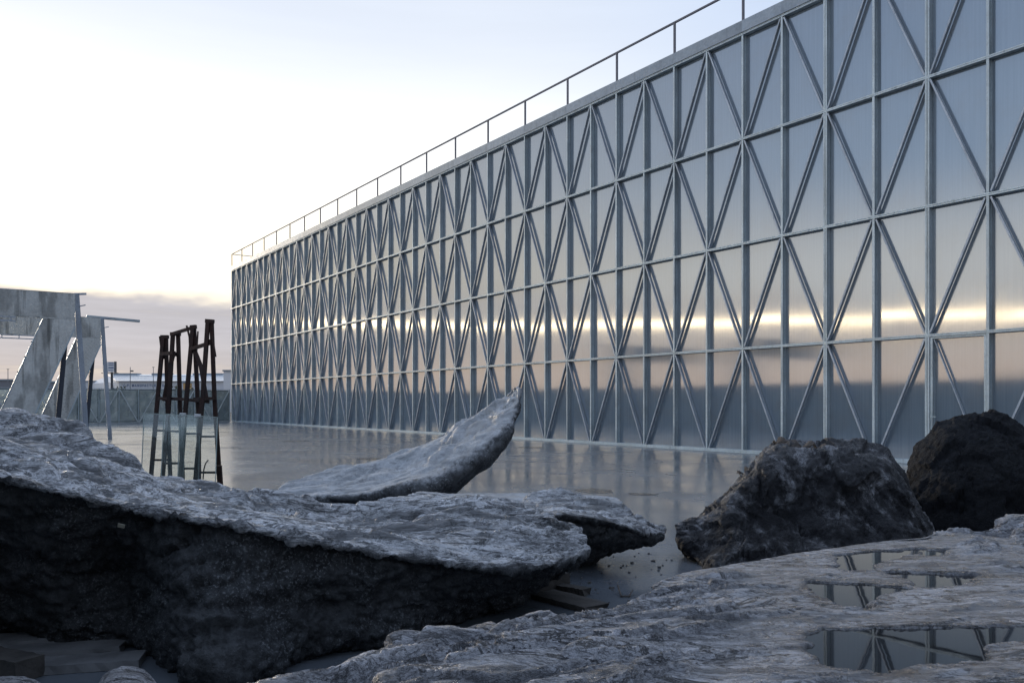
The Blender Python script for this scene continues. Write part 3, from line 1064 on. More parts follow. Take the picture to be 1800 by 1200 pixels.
# thin pale slab lying behind the wedge rock
D = [
    ring(('f', 700, 10.6), (700, 872, 10.5), (700, 875, 10.2), (700, 881, 9.9), ('f', 700, 9.9)),
    ring(('f', 860, 10.6), (860, 868, 10.5), (860, 871, 10.2), (860, 878, 9.9), ('f', 860, 9.9)),
    ring(('f', 1000, 10.6), (1000, 869, 10.5), (1000, 873, 10.2), (1000, 882, 9.8), ('f', 1000, 9.8)),
    ring(('f', 1080, 10.4), (1078, 876, 10.3), (1082, 879, 10.1), (1086, 884, 9.8), ('f', 1084, 9.8)),
    ring(('f', 1092, 10.1), (1090, 881, 10.0), (1091, 882, 9.95), (1093, 886, 9.85), ('f', 1092, 9.85)),
]
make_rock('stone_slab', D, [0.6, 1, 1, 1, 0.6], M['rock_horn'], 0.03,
          'narrow pale stone slab lying on the floor behind the wedge rock', 'slab',
          amp=0.015, fine=0.006, seed=45.0, cracks=0.01)

# stained rock on the right with bark on top
E = [
    ring((1202, 948, 7.7), (1198, 932, 7.75), (1196, 931, 7.68), (1191, 933, 7.6), (1188, 940, 7.5), (1198, 952, 7.5)),
    ring(('f', 1262, 8.3), (1250, 895, 8.2), (1246, 897, 8.0), (1238, 905, 7.8), (1228, 950, 7.45), ('f', 1245, 7.15)),
    ring(('f', 1320, 8.8), (1315, 835, 8.5), (1310, 838, 8.2), (1298, 852, 7.8), (1282, 930, 7.35), ('f', 1262, 6.98)),
    ring(('f', 1390, 9.0), (1372, 788, 8.7), (1368, 790, 8.3), (1358, 806, 7.75), (1345, 900, 7.45), ('f', 1340, 6.95)),
    ring(('f', 1430, 9.0), (1425, 783, 8.7), (1425, 788, 8.3), (1420, 806, 7.70), (1410, 900, 7.45), ('f', 1400, 6.95)),
    ring(('f', 1490, 9.0), (1490, 784, 8.7), (1490, 789, 8.3), (1490, 808, 7.70), (1492, 900, 7.42), ('f', 1485, 6.95)),
    ring(('f', 1560, 8.8), (1548, 792, 8.6), (1552, 798, 8.2), (1558, 816, 7.75), (1570, 900, 7.5), ('f', 1580, 7.05)),
    ring(('f', 1605, 8.6), (1580, 826, 8.4), (1586, 836, 8.15), (1598, 858, 7.9), (1612, 920, 7.6), ('f', 1632, 7.3)),
    ring(('f', 1650, 8.2), (1632, 920, 8.1), (1636, 924, 8.0), (1642, 932, 7.9), (1652, 946, 7.8), ('f', 1672, 7.6)),
]
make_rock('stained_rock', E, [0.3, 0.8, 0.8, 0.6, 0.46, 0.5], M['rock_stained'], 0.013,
          'grey rock blotched with black stains, bits of bark on its flat top', 'rock',
          amp=0.06, fine=0.005, stretch=(1.4, 1.4, 0.7), seed=52.0, wrinkle=0.06, cracks=0.03, rough_side=0.012, terrace=0.010, chips=0.055, freq=0.7)

# charcoal rock at the right edge
Fk = [
    ring(('f', 1600, 9.4), (1598, 880, 9.3), (1594, 890, 9.1), (1592, 915, 8.9), ('f', 1596, 8.8)),
    ring(('f', 1620, 9.8), (1618, 790, 9.6), (1610, 812, 9.1), (1602, 880, 8.7), ('f', 1606, 8.5)),
    ring(('f', 1690, 10.0), (1682, 743, 9.7), (1675, 765, 9.1), (1670, 850, 8.5), ('f', 1670, 8.25)),
    ring(('f', 1770, 10.0), (1768, 742, 9.7), (1765, 765, 9.1), (1765, 850, 8.4), ('f', 1765, 8.2)),
    ring(('f', 1840, 9.9), (1838, 785, 9.6), (1842, 810, 9.1), (1850, 880, 8.6), ('f', 1850, 8.35)),
    ring(('f', 1890, 9.6), (1885, 870, 9.4), (1890, 885, 9.1), (1895, 910, 8.9), ('f', 1896, 8.8)),
]
make_rock('dark_rock', Fk, [0.3, 0.7, 0.6, 0.5, 0.3], M['rock_dark'], 0.02,
          'rounded charcoal black rock at the right edge behind the stained rock', 'rock',
          amp=0.09, fine=0.012, seed=66.0, rough_side=0.03, chips=0.06, freq=0.8)

# the broad slab in the foreground with rain water in its hollows
ZS = 0.872
ZW = 0.862


def on_slab(px, py, z=ZS):
    Z = (EYE - z) * FPX / (py - HOR)
    return ((px - 900) / FPX * Z, Z)


back = [(400, 1215), (500, 1182), (656, 1138), (704, 1116), (760, 1113), (840, 1095), (960, 1064), (1012, 1070), (1104, 1066), (1160, 1028), (1220, 1008), (1349, 985), (1489, 963), (1574, 951), (1637, 945), (1665, 930), (1753, 925), (1765, 906), (1830, 898), (1980, 890), (2150, 905)]
G = []
bp = [on_slab(*p) for p in back]
for k, (x, y) in enumerate(bp):
    q = k / (len(bp) - 1)
    fx, fy = -0.45 + q * 3.3, 0.70 + q * 0.75
    if k == 0:
        fx, fy = x + 0.05, y - 0.35
    if k == len(bp) - 1:
        fx, fy = x + 0.1, y - 0.9
    mx, my = x + (fx - x) * 0.33, y + (fy - y) * 0.33
    nx, ny = x + (fx - x) * 0.70, y + (fy - y) * 0.70
    if k == 0:
        th = 0.25
    G.append([(x + 0.10, y - 0.12, F_), (x + 0.02, y - 0.015, ZS - 0.14), (x, y, ZS - 0.012), (mx, my, ZS + 0.012), (nx, ny, ZS + 0.012), (fx, fy, ZS - 0.03), (fx + 0.1, fy + 0.1, 0.45), (fx + 0.15, fy + 0.2, F_)])

PUD = [
    [(1411, 1134), (1425, 1115), (1450, 1107), (1567, 1106), (1683, 1104), (1830, 1098), (1905, 1105), (1860, 1123), (1775, 1126), (1732, 1140), (1738, 1163), (1644, 1168), (1547, 1183), (1442, 1168)],
    [(1421, 1024), (1489, 1027), (1528, 1028), (1600, 1034), (1553, 1046), (1545, 1058), (1520, 1071), (1473, 1064), (1423, 1044)],
    [(1470, 974), (1528, 970), (1592, 966), (1625, 966), (1613, 974), (1551, 989), (1536, 992), (1543, 1001), (1489, 1005), (1473, 997)],
    [(1620, 968), (1668, 967), (1662, 976), (1622, 977)],
    [(1557, 1007), (1644, 1006), (1725, 1011), (1701, 1025), (1637, 1034), (1606, 1032), (1596, 1020)],
]


def sdf_poly(x, y, poly):
    d = np.full(x.shape, 1e18)
    inside = np.zeros(x.shape, bool)
    n = len(poly)
    for i in range(n):
        ax, ay = poly[i]
        bx, by = poly[(i + 1) % n]
        ex, ey = bx - ax, by - ay
        tt = np.clip(((x - ax) * ex + (y - ay) * ey) / (ex * ex + ey * ey), 0, 1)
        dd = (x - ax - tt * ex) ** 2 + (y - ay - tt * ey) ** 2
        d = np.minimum(d, dd)
        cnd = ((ay > y) != (by > y)) & (x < ex * (y - ay) / (ey if abs(ey) > 1e-9 else 1e-9) + ax)
        inside ^= cnd
    d = np.sqrt(d)
    return np.where(inside, -d, d)


PUDW = [[on_slab(px, py, ZW) for px, py in poly] for poly in PUD]     # plan outlines in metres


WET = {}


def carve(V):
    x, y, z = V[..., 0], V[..., 1], V[..., 2]
    top = z > ZS - 0.10
    q = np.stack([x.ravel() * 6, y.ravel() * 13, np.full(x.size, 3.0)], axis=1)
    w = fbm(q, 5, 0.65).reshape(x.shape) * 0.055
    dmin = np.full(x.shape, 1e9)
    for poly in PUDW:
        dmin = np.minimum(dmin, sdf_poly(x, y, poly))
    dd = dmin + w
    hgt = z - ZW
    hgt = np.where(hgt < 0.012, 0.004 + 0.008 * np.exp((np.minimum(hgt, 0.012) - 0.012) * 40), hgt)
    keep = 0.22 + 0.78 * sstep(dmin, 0.02, 0.30)
    zz = ZW + 0.004 + (hgt - 0.004) * keep
    hole = ZW - 0.03 * sstep(-dd, -0.004, 0.03) - 0.002
    m = sstep(-dd, -0.010, 0.010)
    newz = zz * (1 - m) + hole * m
    V[..., 2] = np.where(top & (dmin < 0.45), newz, z)
    WET['v'] = (1 - sstep(dd + 0.5 * w, 0.0, 0.05)) * top
    return V


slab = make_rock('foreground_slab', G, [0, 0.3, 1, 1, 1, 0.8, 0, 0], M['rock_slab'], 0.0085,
                 'broad cracked grey rock slab in the foreground holding rain puddles', 'rock slab',
                 amp=0.022, fine=0.005, stretch=(0.55, 1.7, 1.0), rotz=0.5, seed=77.0, wrinkle=0.018, cracks=0.02, rough_side=0.02, post=carve, freq=1.6, terrace=0.020, chips=0.010, pale_chips=0.5, plates=0.05, plate_f=0.8, plate_w=0.13)
bedge = np.array(bp)
for ip, poly in enumerate(PUDW):
    n = len(poly)
    area = sum(poly[i][0] * poly[(i + 1) % n][1] - poly[(i + 1) % n][0] * poly[i][1] for i in range(n))
    if area < 0:
        poly = poly[::-1]
    cx = sum(p[0] for p in poly) / n
    cy = sum(p[1] for p in poly) / n
    pts = []
    for i in range(n):
        a, p, c = Vector(poly[i - 1]), Vector(poly[i]), Vector(poly[(i + 1) % n])
        e1, e2 = (p - a).normalized(), (c - p).normalized()
        nn = Vector((e1.y + e2.y, -e1.x - e2.x))
        if nn.length < 0.2:
            nn = Vector((e1.y, -e1.x))
        q = p + nn.normalized() * 0.07
        lim = float(np.interp(q.x, bedge[:, 0], bedge[:, 1])) - 0.03
        pts.append((q.x - cx, min(q.y, lim) - cy, 0.0))
    me = bpy.data.meshes.new('puddle')
    me.from_pydata(pts, [], [tuple(range(n))])
    me.materials.append(M['water'])
    o = link('puddle', me, None, (cx, cy, ZW - 0.0006 * ip))
    tag(o, kind='structure')

wv = np.concatenate([WET['v'].ravel(), [0, 0]]).astype(np.float32)
wa = slab.data.attributes.new('wet', 'FLOAT', 'POINT')
if len(wv) == len(slab.data.vertices):
    wa.data.foreach_set('value', wv)

# two small stones at the lower left corner
for (px, py, Z, wpx, hh, lab) in ((222, 1178, 3.3, 62, 0.0, 'small grey stone poking into the bottom edge below the largest rock'),
                                  (20, 1190, 3.3, 80, 0.0, 'small grey stone in the bottom left corner of the picture')):
    S = []
    for k, q in enumerate((-1, -0.6, 0.0, 0.6, 1)):
        e = math.sqrt(max(0.06, 1 - q * q))
        x = px + q * wpx
        yt = py + (1 - e) * 60
        S.append(ring(('f', x, Z + 0.28 * e), (x, yt, Z + 0.15 * e), (x, yt + 4, Z), (x, yt + 60, Z - 0.2 * e), ('f', x, Z - 0.28 * e)))
    make_rock('stone', S, [0, 1, 1, 0.6, 0], M['rock_slab'], 0.02, lab, 'stone', amp=0.03, fine=0.008, seed=px * 0.1, freq=2.0, group='small stones')

# ------------------------------------------------------------------ galvanised trestles on the left
OX, OY = -IN[0], -IN[1]                                # across the yard, away from the facade
RZO = math.atan2(OY, OX)


def rel(o_px, o_Z):
    return WF(o_px, o_Z, 0.0)


def make_trestle(loc, label, extra_rail):
    t_ = empty('steel_trestle', loc, RZO)
    tag(t_, label, 'trestle', 'galvanised trestles')
    # beam: folded sheet with lips
    MB().box((0.02, -0.03, 4.05), (7.0, 0.03, 4.82)).build('beam', M['galv_sheet'], t_, 0.004)
    MB().box((0.02, -0.12, 4.02), (7.0, 0.03, 4.049)).build('beam_lip', M['galv_sheet'], t_)
    MB().box((0.02, -0.10, 4.821), (7.0, 0.031, 4.835)).build('beam_lip', M['galv_sheet'], t_)
    # slanting leg of sheet with a folded flange down each edge
    MB().prism([(0.02, 4.018), (0.86, 4.018), (2.42, 0.0), (1.56, 0.0), (0.02, 3.80)], -0.028, 0.028).build('leg_sheet', M['galv_sheet'], t_, 0.004)
    def strip(p, q, w, y0, y1, nm, mt):
        m = MB()
        dx, dz = q[0] - p[0], q[1] - p[1]
        l = math.hypot(dx, dz)
        nx, nz = -dz / l * w / 2, dx / l * w / 2
        m.prism([(p[0] - nx, p[1] - nz), (q[0] - nx, q[1] - nz), (q[0] + nx, q[1] + nz), (p[0] + nx, p[1] + nz)], y0, y1)
        return m.build(nm, mt, t_, 0.003)
    strip((0.88, 4.0), (2.44, 0.0), 0.03, -0.14, 0.031, 'flange', M['galv'])
    strip((0.02, 3.78), (1.53, 0.0), 0.045, -0.20, 0.031, 'flange', M['galv'])
    for i in range(9):
        q = i / 8.5 + 0.04
        MB().tube((0.94 + 1.52 * q, -0.032, 3.9 - 3.9 * q), (0.94 + 1.52 * q, -0.055, 3.9 - 3.9 * q), 0.022, n=8).build('bolt', M['post_dark'], t_)
    # posts
    MB().bar((-0.03, -0.11, 4.86), (-0.36, -0.30, 0.0), 0.15, 0.12, (0, 1, 0)).build('post', M['galv_dark'], t_, 0.006)
    MB().bar((0.26, -0.20, 3.45), (0.52, -0.35, 0.0), 0.14, 0.12, (0, 1, 0)).build('post', M['post_dark'], t_, 0.006)
    MB().bar((-0.10, -0.05, 4.83), (-0.30, -0.05, 4.85), 0.08, 0.06).build('stub', M['galv_dark'], t_)
    MB().bar((-0.10, -0.05, 4.45), (-0.28, -0.05, 4.50), 0.03, 0.03).build('stub', M['galv_dark'], t_)
    if extra_rail:
        MB().bar((0.5, -0.20, 4.88), (-1.45, -0.20, 4.80), 0.14, 0.10).build('top_rail', M['galv'], t_, 0.005)
    # ladder strip under the beam
    MB().box((1.6, 0.10, 3.86), (7.0, 0.14, 3.90)).box((1.6, 0.10, 3.98), (7.0, 0.14, 4.015)).build('ladder_strip', M['galv_dark'], t_)
    for i in range(10):
        MB().box((1.7 + i * 0.55, 0.105, 3.901), (1.74 + i * 0.55, 0.135, 3.979)).build('rung', M['galv_dark'], t_)
    return t_


make_trestle(rel(133, 25.4), 'nearer of two tall galvanised sheet trestles, cut off by the left edge', False)
make_trestle(rel(178, 32.6), 'farther of two galvanised trestles, a rail jutting from its top corner', True)

# ------------------------------------------------------------------ rusty rack of A-frames and the glass leaning on it
ZR = 13.4
rk = empty('steel_rack', WF(325, ZR, 0.0))
tag(rk, 'rusty dark steel rack of four A-frames standing behind glass panes', 'rack')
RO = Vector(WF(325, ZR, 0.0))


def rb(name, pts, w, d=None, mat=None):
    m = MB()
    for p, q in zip(pts[:-1], pts[1:]):
        a = Vector(W(*p)) - RO
        b = Vector(W(*q)) - RO
        m.bar(a, b, w, d or w, (0, 1, 0))
    return m.build(name, mat or M['rust'], rk)


frames = [
    ((365.5, 563), (356.6, 695), (342, 862), (372, 566), (377, 700), (388, 866), 13.2),
    ((339, 574), (326, 720), (316, 860), (341, 575), (349, 728), (350, 862), 13.6),
    ((304, 586), (296, 726), (284, 858), (313, 588), (317, 726), (322, 860), 14.0),
    ((287, 591), (275, 723), (264, 856), (292, 593), (294, 700), (300, 858), 14.3),
]
for (a1, a2, a3, b1, b2, b3, z) in frames:
    rb('leg', [(a1[0], a1[1], z), (a2[0], a2[1], z - 0.02), (a3[0], a3[1], z - 0.05)], 0.062, 0.05)
    rb('leg', [(b1[0], b1[1], z + 0.02), (b2[0], b2[1], z + 0.06), (b3[0], b3[1], z + 0.12)], 0.058, 0.05)
    rb('cap', [(a1[0] - 4, a1[1] + 1, z + 0.01), (b1[0] + 4, b1[1] - 1, z + 0.01)], 0.06, 0.07)
    rb('cross_piece', [(a1[0] - 3, a1[1] + 36, z + 0.02), (b1[0] + 2, b1[1] + 35, z + 0.04)], 0.07, 0.03)
rb('top_bar', [(302, 587, 13.95), (338, 576, 13.65)], 0.05)
rb('tie_bar', [(284, 622, 14.2), (306, 620, 13.95)], 0.06)
rb('tie_bar', [(336, 613, 13.55), (372, 602, 13.2)], 0.055)
rb('tie_bar', [(279, 700, 14.2), (318, 701, 13.9), (366, 706, 13.45)], 0.05)
rb('tie_bar', [(342, 701, 13.5), (378, 700, 13.15)], 0.05)
rb('brace', [(341, 612, 13.55), (352, 640, 13.5), (364, 705, 13.3)], 0.06, 0.03)
rb('brace', [(305, 622, 13.95), (298, 650, 14.0), (288, 704, 14.15)], 0.06, 0.03)
rb('strip', [(280.5, 591, 14.3), (283, 612, 14.3)], 0.02)
rb('strip', [(328, 572, 13.6), (333, 592, 13.6), (334, 615, 13.6)], 0.025)
rb('strip', [(348, 582, 13.6), (346, 615, 13.6)], 0.02)
rb('strip', [(373, 590, 13.15), (379, 627, 13.15)], 0.025)
rb('rung', [(270, 756, 14.25), (315, 758, 13.9)], 0.035)
rb('rung', [(322, 762, 13.7), (345, 762, 13.5)], 0.035)
rb('rung', [(352, 767, 13.4), (378, 767, 13.15)], 0.035)
rb('rung', [(268, 808, 14.2), (297, 808, 14.2)], 0.035)
rb('rung', [(286, 814, 13.9), (316, 814, 13.9)], 0.035)
rb('rung', [(322, 823, 13.6), (344, 823, 13.6)], 0.035)
rb('rung', [(348, 830, 13.3), (382, 830, 13.1)], 0.035)
rb('foot_plate', [(385, 818, 13.15), (388, 866, 13.2)], 0.075, 0.06)
rb('curved_rod', [(357, 842, 13.0), (358, 826, 13.0), (361, 815, 13.0), (366, 808, 13.0)], 0.016)


def pane(x0, x1, yt0, yt1, yb0, yb1, Zt, Zb, label):
    tl, tr_, br, bl = Vector(W(x0, yt0, Zt)), Vector(W(x1, yt1, Zt)), Vector(W(x1 - 4, yb1, Zb)), Vector(W(x0 - 6, yb0, Zb))
    c = Vector((bl + br) / 2)
    n = (tr_ - tl).cross(bl - tl).normalized() * 0.010
    g_ = empty('glass_pane', c)
    tag(g_, label, 'glass pane', 'glass panes against the rack')
    m = MB()
    p = [tl, tr_, br, bl]
    m._add([q - c for q in p] + [q - c + n for q in p], [(0, 1, 2, 3), (7, 6, 5, 4)])
    m.build('sheet', M['glass'], g_)
    e = MB()
    mid = n * 0.5
    for a, b in ((tl, tr_), (tr_, br), (br, bl), (bl, tl)):
        e.bar(a - c + mid, b - c + mid, 0.011, 0.011, (0, 1, 0))
    e.build('polished_edge', M['glass_edge'], g_)
    return g_


# the panes stand on the floor behind the big rock
def fy(Z):
    return HOR + EYE * FPX / Z


g1 = pane(253, 325, 726, 729, fy(13.05), fy(13.05), 13.30, 13.05, 'leftmost greenish glass pane leaning on the rusty rack')
g2 = pane(288, 352, 727, 731, fy(12.98), fy(12.98), 13.20, 12.98, 'middle greenish glass pane leaning on the rusty rack, overlapped on both sides')
g3 = pane(317, 382, 728, 733, fy(12.90), fy(12.90), 13.10, 12.90, 'rightmost greenish glass pane leaning on the rusty rack')
for (px, py, Z, g_) in ((322, 729, 13.2, g2), (348, 731, 13.12, g3)):
    p = Vector(W(px, py, Z)) - g_.location
    m = MB()
    m.bar(p + Vector((-0.05, -0.012, 0.01)), p + Vector((0.05, -0.012, 0.005)), 0.05, 0.045, (0, 1, 0))
    m.build('edge_pad', M['white_cloth'], g_, 0.008)

# ------------------------------------------------------------------ beyond the fence
ZB = 150.0


def wz(py, Z):
    return EYE - (py - HOR) / FPX * Z


wh = empty('warehouse', WF(300, ZB, 0))
tag(wh, 'long pale warehouse with bright metal roof and blue lettering beyond the fence', 'warehouse')
wx = wh.location.x
XL, XR = (209 - 900) / FPX * 150 - wx, (412 - 900) / FPX * 150 - wx
ez = wz(670.5, 150)
rz_ = wz(660, 160)
AX = (193 - 900) / FPX * 160 - wx
BX = (150 - 900) / FPX * 170 - wx
m = MB()
m._add([(XL, 0, 0), (XR, 0, 0), (XR, 0, ez), (XL, 0, ez), (XL, 0.3, 0), (XR, 0.3, 0), (XR, 0.3, ez), (XL, 0.3, ez)],
       [(0, 1, 2, 3), (7, 6, 5, 4), (3, 2, 6, 7), (1, 5, 6, 2), (0, 3, 7, 4)])
m.build('front_wall', M['wall_pale'], wh)
m = MB()
m._add([(XL, 0.301, 0), (XL, 0.301, ez), (AX, 10, rz_), (BX, 20, ez), (BX, 20, 0),
        (XL + 0.3, 0.301, 0), (XL + 0.3, 0.301, ez), (AX + 0.3, 10, rz_), (BX + 0.3, 20, ez), (BX + 0.3, 20, 0)],
       [(0, 1, 2, 3, 4), (9, 8, 7, 6, 5), (0, 5, 6, 1), (1, 6, 7, 2), (2, 7, 8, 3), (3, 8, 9, 4)])
m.build('gable_wall', M['wall_white'], wh)
m = MB()
m._add([(XL - 0.4, -0.4, ez + 0.02), (XR, -0.4, ez + 0.02), (XR, 10, rz_ + 0.05), (AX - 0.3, 10, rz_ + 0.05),
        (XL - 0.4, -0.4, ez + 0.22), (XR, -0.4, ez + 0.22), (XR, 10, rz_ + 0.25), (AX - 0.3, 10, rz_ + 0.25)],
       [(0, 3, 2, 1), (4, 5, 6, 7), (0, 1, 5, 4), (1, 2, 6, 5), (0, 4, 7, 3), (2, 3, 7, 6)])
roof = m.build('roof', M['roofing'], wh)
m = MB()
m._add([(XR, 10, rz_), (AX, 10, rz_), (BX, 20, ez), (XR - 8, 20, ez)], [(0, 1, 2, 3)])
m.build('rear_roof', M['roofing'], wh)
for (a, b) in ((201, 243), (268, 300), (340, 392)):
    xa_, xb_ = (a - 900) / FPX * 159 - wx, (b - 900) / FPX * 159 - wx
    MB().box((xa_, 8.6, rz_ + 0.05), (xb_, 10.4, rz_ + 0.42)).build('rooflight', M['roof_grey'], roof)
for k in range(1, 4):
    q = k / 4
    MB().bar((XL + (AX - XL) * q, 10 * q - 0.4, ez + 0.24 + (rz_ - ez) * q), (XR, 10 * q - 0.4, ez + 0.24 + (rz_ - ez) * q), 0.10, 0.08).build('roof_seam', M['roof_grey'], roof)
tx = bpy.data.curves.new('lettering', 'FONT')
tx.body = 'C.P. MANUFACTURAS DE'
tx.size = 0.62
tx.space_character = 1.6
tx.space_word = 1.0
tx.extrude = 0.02
tx.offset = 0.012
tob = bpy.data.objects.new('lettering_tmp', tx)
COL.objects.link(tob)
dgp = bpy.context.evaluated_depsgraph_get()
tme = bpy.data.meshes.new_from_object(tob.evaluated_get(dgp))
bpy.data.objects.remove(tob)
co_ = np.array([v.co[:] for v in tme.vertices])
wtx = co_[:, 0].max() - co_[:, 0].min()
want = (292 - 217) / FPX * 150
sc_ = want / wtx
for v in tme.vertices:
    v.co = (v.co.x * sc_, v.co.y * 1.05, v.co.z)
tme.name = 'lettering'
tme.materials.clear()
tme.materials.append(M['lettering'])
lo = link('lettering', tme, wh, ((217 - 900) / FPX * 150 - wx, -0.03, wz(679.4, 150)), (R(90), 0, 0))


def far_box(name, label, cat, x0, x1, py, Z, depth, mat, extra=None):
    e = empty(name, WF((x0 + x1) / 2, Z, 0))
    tag(e, label, cat)
    hw = (x1 - x0) / 2 / FPX * Z
    h = wz(py, Z)
    MB().box((-hw, 0, 0), (hw, depth, h)).build('wall', mat, e)
    MB().box((-hw - 0.15, -0.15, h + 0.002), (hw + 0.15, depth + 0.15, h + 0.25)).build('parapet', M['roof_grey'], e)
    if extra:
        extra(e, hw, h)
    return e


def aerial(e, hw, h):
    MB().tube((-0.1, 2, h + 0.25), (-0.1, 2, h + 1.1), 0.03).build('aerial', M['post_dark'], e)
    MB().bar((-0.3, 2, h + 0.95), (0.1, 2, h + 0.95), 0.03, 0.03).build('aerial', M['post_dark'], e)


far_box('white_building', 'tall white block beyond the fence, touching the far corner of the hall', 'building', 393, 425, 652.5, 138, 10, M['wall_white'], aerial)
far_box('low_building', 'low pale shed beyond the fence, left of the warehouse gable', 'building', 112, 178, 671, 165, 12, M['wall_pale'])
far_box('grey_building', 'dark grey building beyond the fence at the far left', 'building', -90, 22, 669, 120, 12, M['wall_grey'])
far_box('kiosk', 'tiny ochre hut in front of the warehouse, seen through the rack', 'hut', 322, 327, 673, 110, 2, M['ochre'])

# billboard on a post
ZBB = 100.0
bb = empty('billboard', WF(196, ZBB, 0))
tag(bb, 'pale advertising billboard on a dark post beyond the fence', 'billboard')
s_ = ZBB / FPX
zc0, zc1 = wz(654, ZBB), wz(636, ZBB)
xl, xr = (182 - 196) * s_, (202.5 - 196) * s_
MB().box((xl, -0.2, zc0), (xr, 0.0, zc1)).build('face', M['wall_white'], bb)
MB().box((xr + 0.001, -0.25, zc0 - 0.05), (xr + 0.14, 0.1, zc1 + 0.05)).build('side_panel', M['post_dark'], bb)
MB().tube((-0.1, 0.3, 0), (-0.1, 0.3, zc0), 0.14, n=10).build('post', M['post_dark'], bb)
MB().box((xl, -0.55, zc0 - 0.16), (xr + 0.45, -0.1, zc0 - 0.08)).build('walkway', M['post_dark'], bb)
for (a, b, c, d) in ((192, 201, 637, 638.4), (192, 201, 640.5, 642), (192, 201, 645, 647.2), (192, 200, 650, 651), (184, 190, 645, 646.4), (184, 190, 647.6, 648.6), (185.4, 188.2, 639, 640), (186.3, 187.3, 640, 643)):
    MB().box(((a - 196) * s_, -0.215, wz(d, ZBB)), ((b - 196) * s_, -0.201, wz(c, ZBB))).build('print', M['lettering'], bb)


def lamp_post(px, py, Z, lamp, label):
    e = empty('street_lamp', WF(px, Z, 0))
    tag(e, label, 'street lamp', 'lamp posts beyond the fence')
    h = wz(py, Z)
    MB().tube((0, 0, 0), (0, 0, h), 0.06, 0.035).build('pole', M['wall_grey'], e)
    if lamp:
        MB().bar((0, 0, h - 0.45), (lamp, 0, h - 0.42), 0.05, 0.05).build('arm', M['wall_grey'], e)
        MB().box((lamp - 0.05, -0.12, h - 0.50), (lamp + 0.17, 0.12, h - 0.36)).build('lamp_head', M['post_dark'], e)
    else:
        MB().box((-0.10, -0.1, h), (0.10, 0.1, h + 0.05)).build('lamp_head', M['post_dark'], e)


lamp_post(229, 645, 90, 0.14, 'lamp post with a side lamp in front of the warehouse lettering')
lamp_post(269.5, 645.5, 95, 0, 'thin plain lamp post just left of the rusty rack')
lamp_post(156.5, 650, 95, 0, 'thin lamp post between the two galvanised trestles and the billboard')
lamp_post(14, 649, 95, 0, 'thin lamp post above the grey building at far left')


def shrub(px, py, Z, wpx, n, label):
    e = empty('shrub', WF(px, Z, 0))
    tag(e, label, 'shrub', 'shrubs beyond the fence')
    h = wz(py, Z)
    w = wpx / FPX * Z / 2
    r = np.random.default_rng(int(px))
    v, f = [], []
    for k in range(n):
        a, b = r.uniform(0, 2 * math.pi), r.uniform(-0.9, 1)
        rad = r.uniform(0.45, 1.0) * (0.8 + 0.25 * math.sin(3 * a + px))
        c = Vector((math.cos(a) * w * rad * math.sqrt(1 - b * b * 0.8), math.sin(a) * w * 0.7 * rad, h * 0.58 + b * rad * h * 0.42))
        u1 = Vector(r.normal(size=3)).normalized() * 0.11
        u2 = u1.cross(Vector(r.normal(size=3))).normalized() * 0.06
        i = len(v)
        v += [tuple(c - u1), tuple(c + u2), tuple(c + u1), tuple(c - u2)]
        f.append((i, i + 1, i + 2, i + 3))
    me = bpy.data.meshes.new('foliage')
    me.from_pydata(v, [], f)
    me.materials.append(M['leaf'])
    link('foliage', me, e)
    m = MB()
    for k in range(4):
        m.tube((0, 0, 0), (r.uniform(-w, w) * 0.5, r.uniform(-w, w) * 0.4, h * 0.7), 0.05, 0.015, 6)
    m.build('stem', M['bark'], e)


shrub(206, 678, 78, 24, 1600, 'brownish shrub at the foot of the billboard')
shrub(218, 676, 80, 12, 900, 'taller shrub right of the billboard, below the lettering')
shrub(306, 675, 78, 17, 1200, 'dark shrub seen through the left half of the rusty rack')
shrub(338, 678, 78, 12, 900, 'small shrub seen through the right half of the rusty rack')

# ------------------------------------------------------------------ timber, boards and small things
def plank(name, a, b, w, h, mat, label, cat, group=None, z0=0.002, tilt=0.0):
    """plank lying from plan point a to b"""
    a, b = Vector((a[0], a[1], 0)), Vector((b[0], b[1], 0))
    L_ = (b - a).length
    r = np.random.default_rng(int(abs(a.x * 1000)) + 3)
    nx = 12
    v, f = [], []
    for i in range(nx + 1):
        x = -L_ / 2 + L_ * i / nx
        j = r.uniform(-0.004, 0.004, 4)
        x2 = x + (r.uniform(-0.02, 0.02) if i in (0, nx) else 0)
        v += [(x2, -w / 2 + j[0], 0), (x, w / 2 + j[1], 0), (x2, w / 2 + j[2] - 0.004, h + j[0] * 0.6), (x, -w / 2 + j[3] + 0.004, h + j[1] * 0.6)]
    for i in range(nx):
        for k in range(4):
            p, q = i * 4 + k, i * 4 + (k + 1) % 4
            f.append((p, p + 4, q + 4, q))
    f += [(0, 1, 2, 3), tuple(nx * 4 + k for k in (3, 2, 1, 0))]
    me = bpy.data.meshes.new(name)
    me.from_pydata(v, [], f)
    me.materials.append(mat)
    c = (a + b) / 2
    o = link(name, me, None, (c.x, c.y, z0), (0, tilt, math.atan2(b.y - a.y, b.x - a.x)))
    tag(o, label, cat, group)
    return o


def fp(px, py):
    Z = EYE * FPX / (py - HOR)
    return ((px - 900) / FPX * Z, Z)


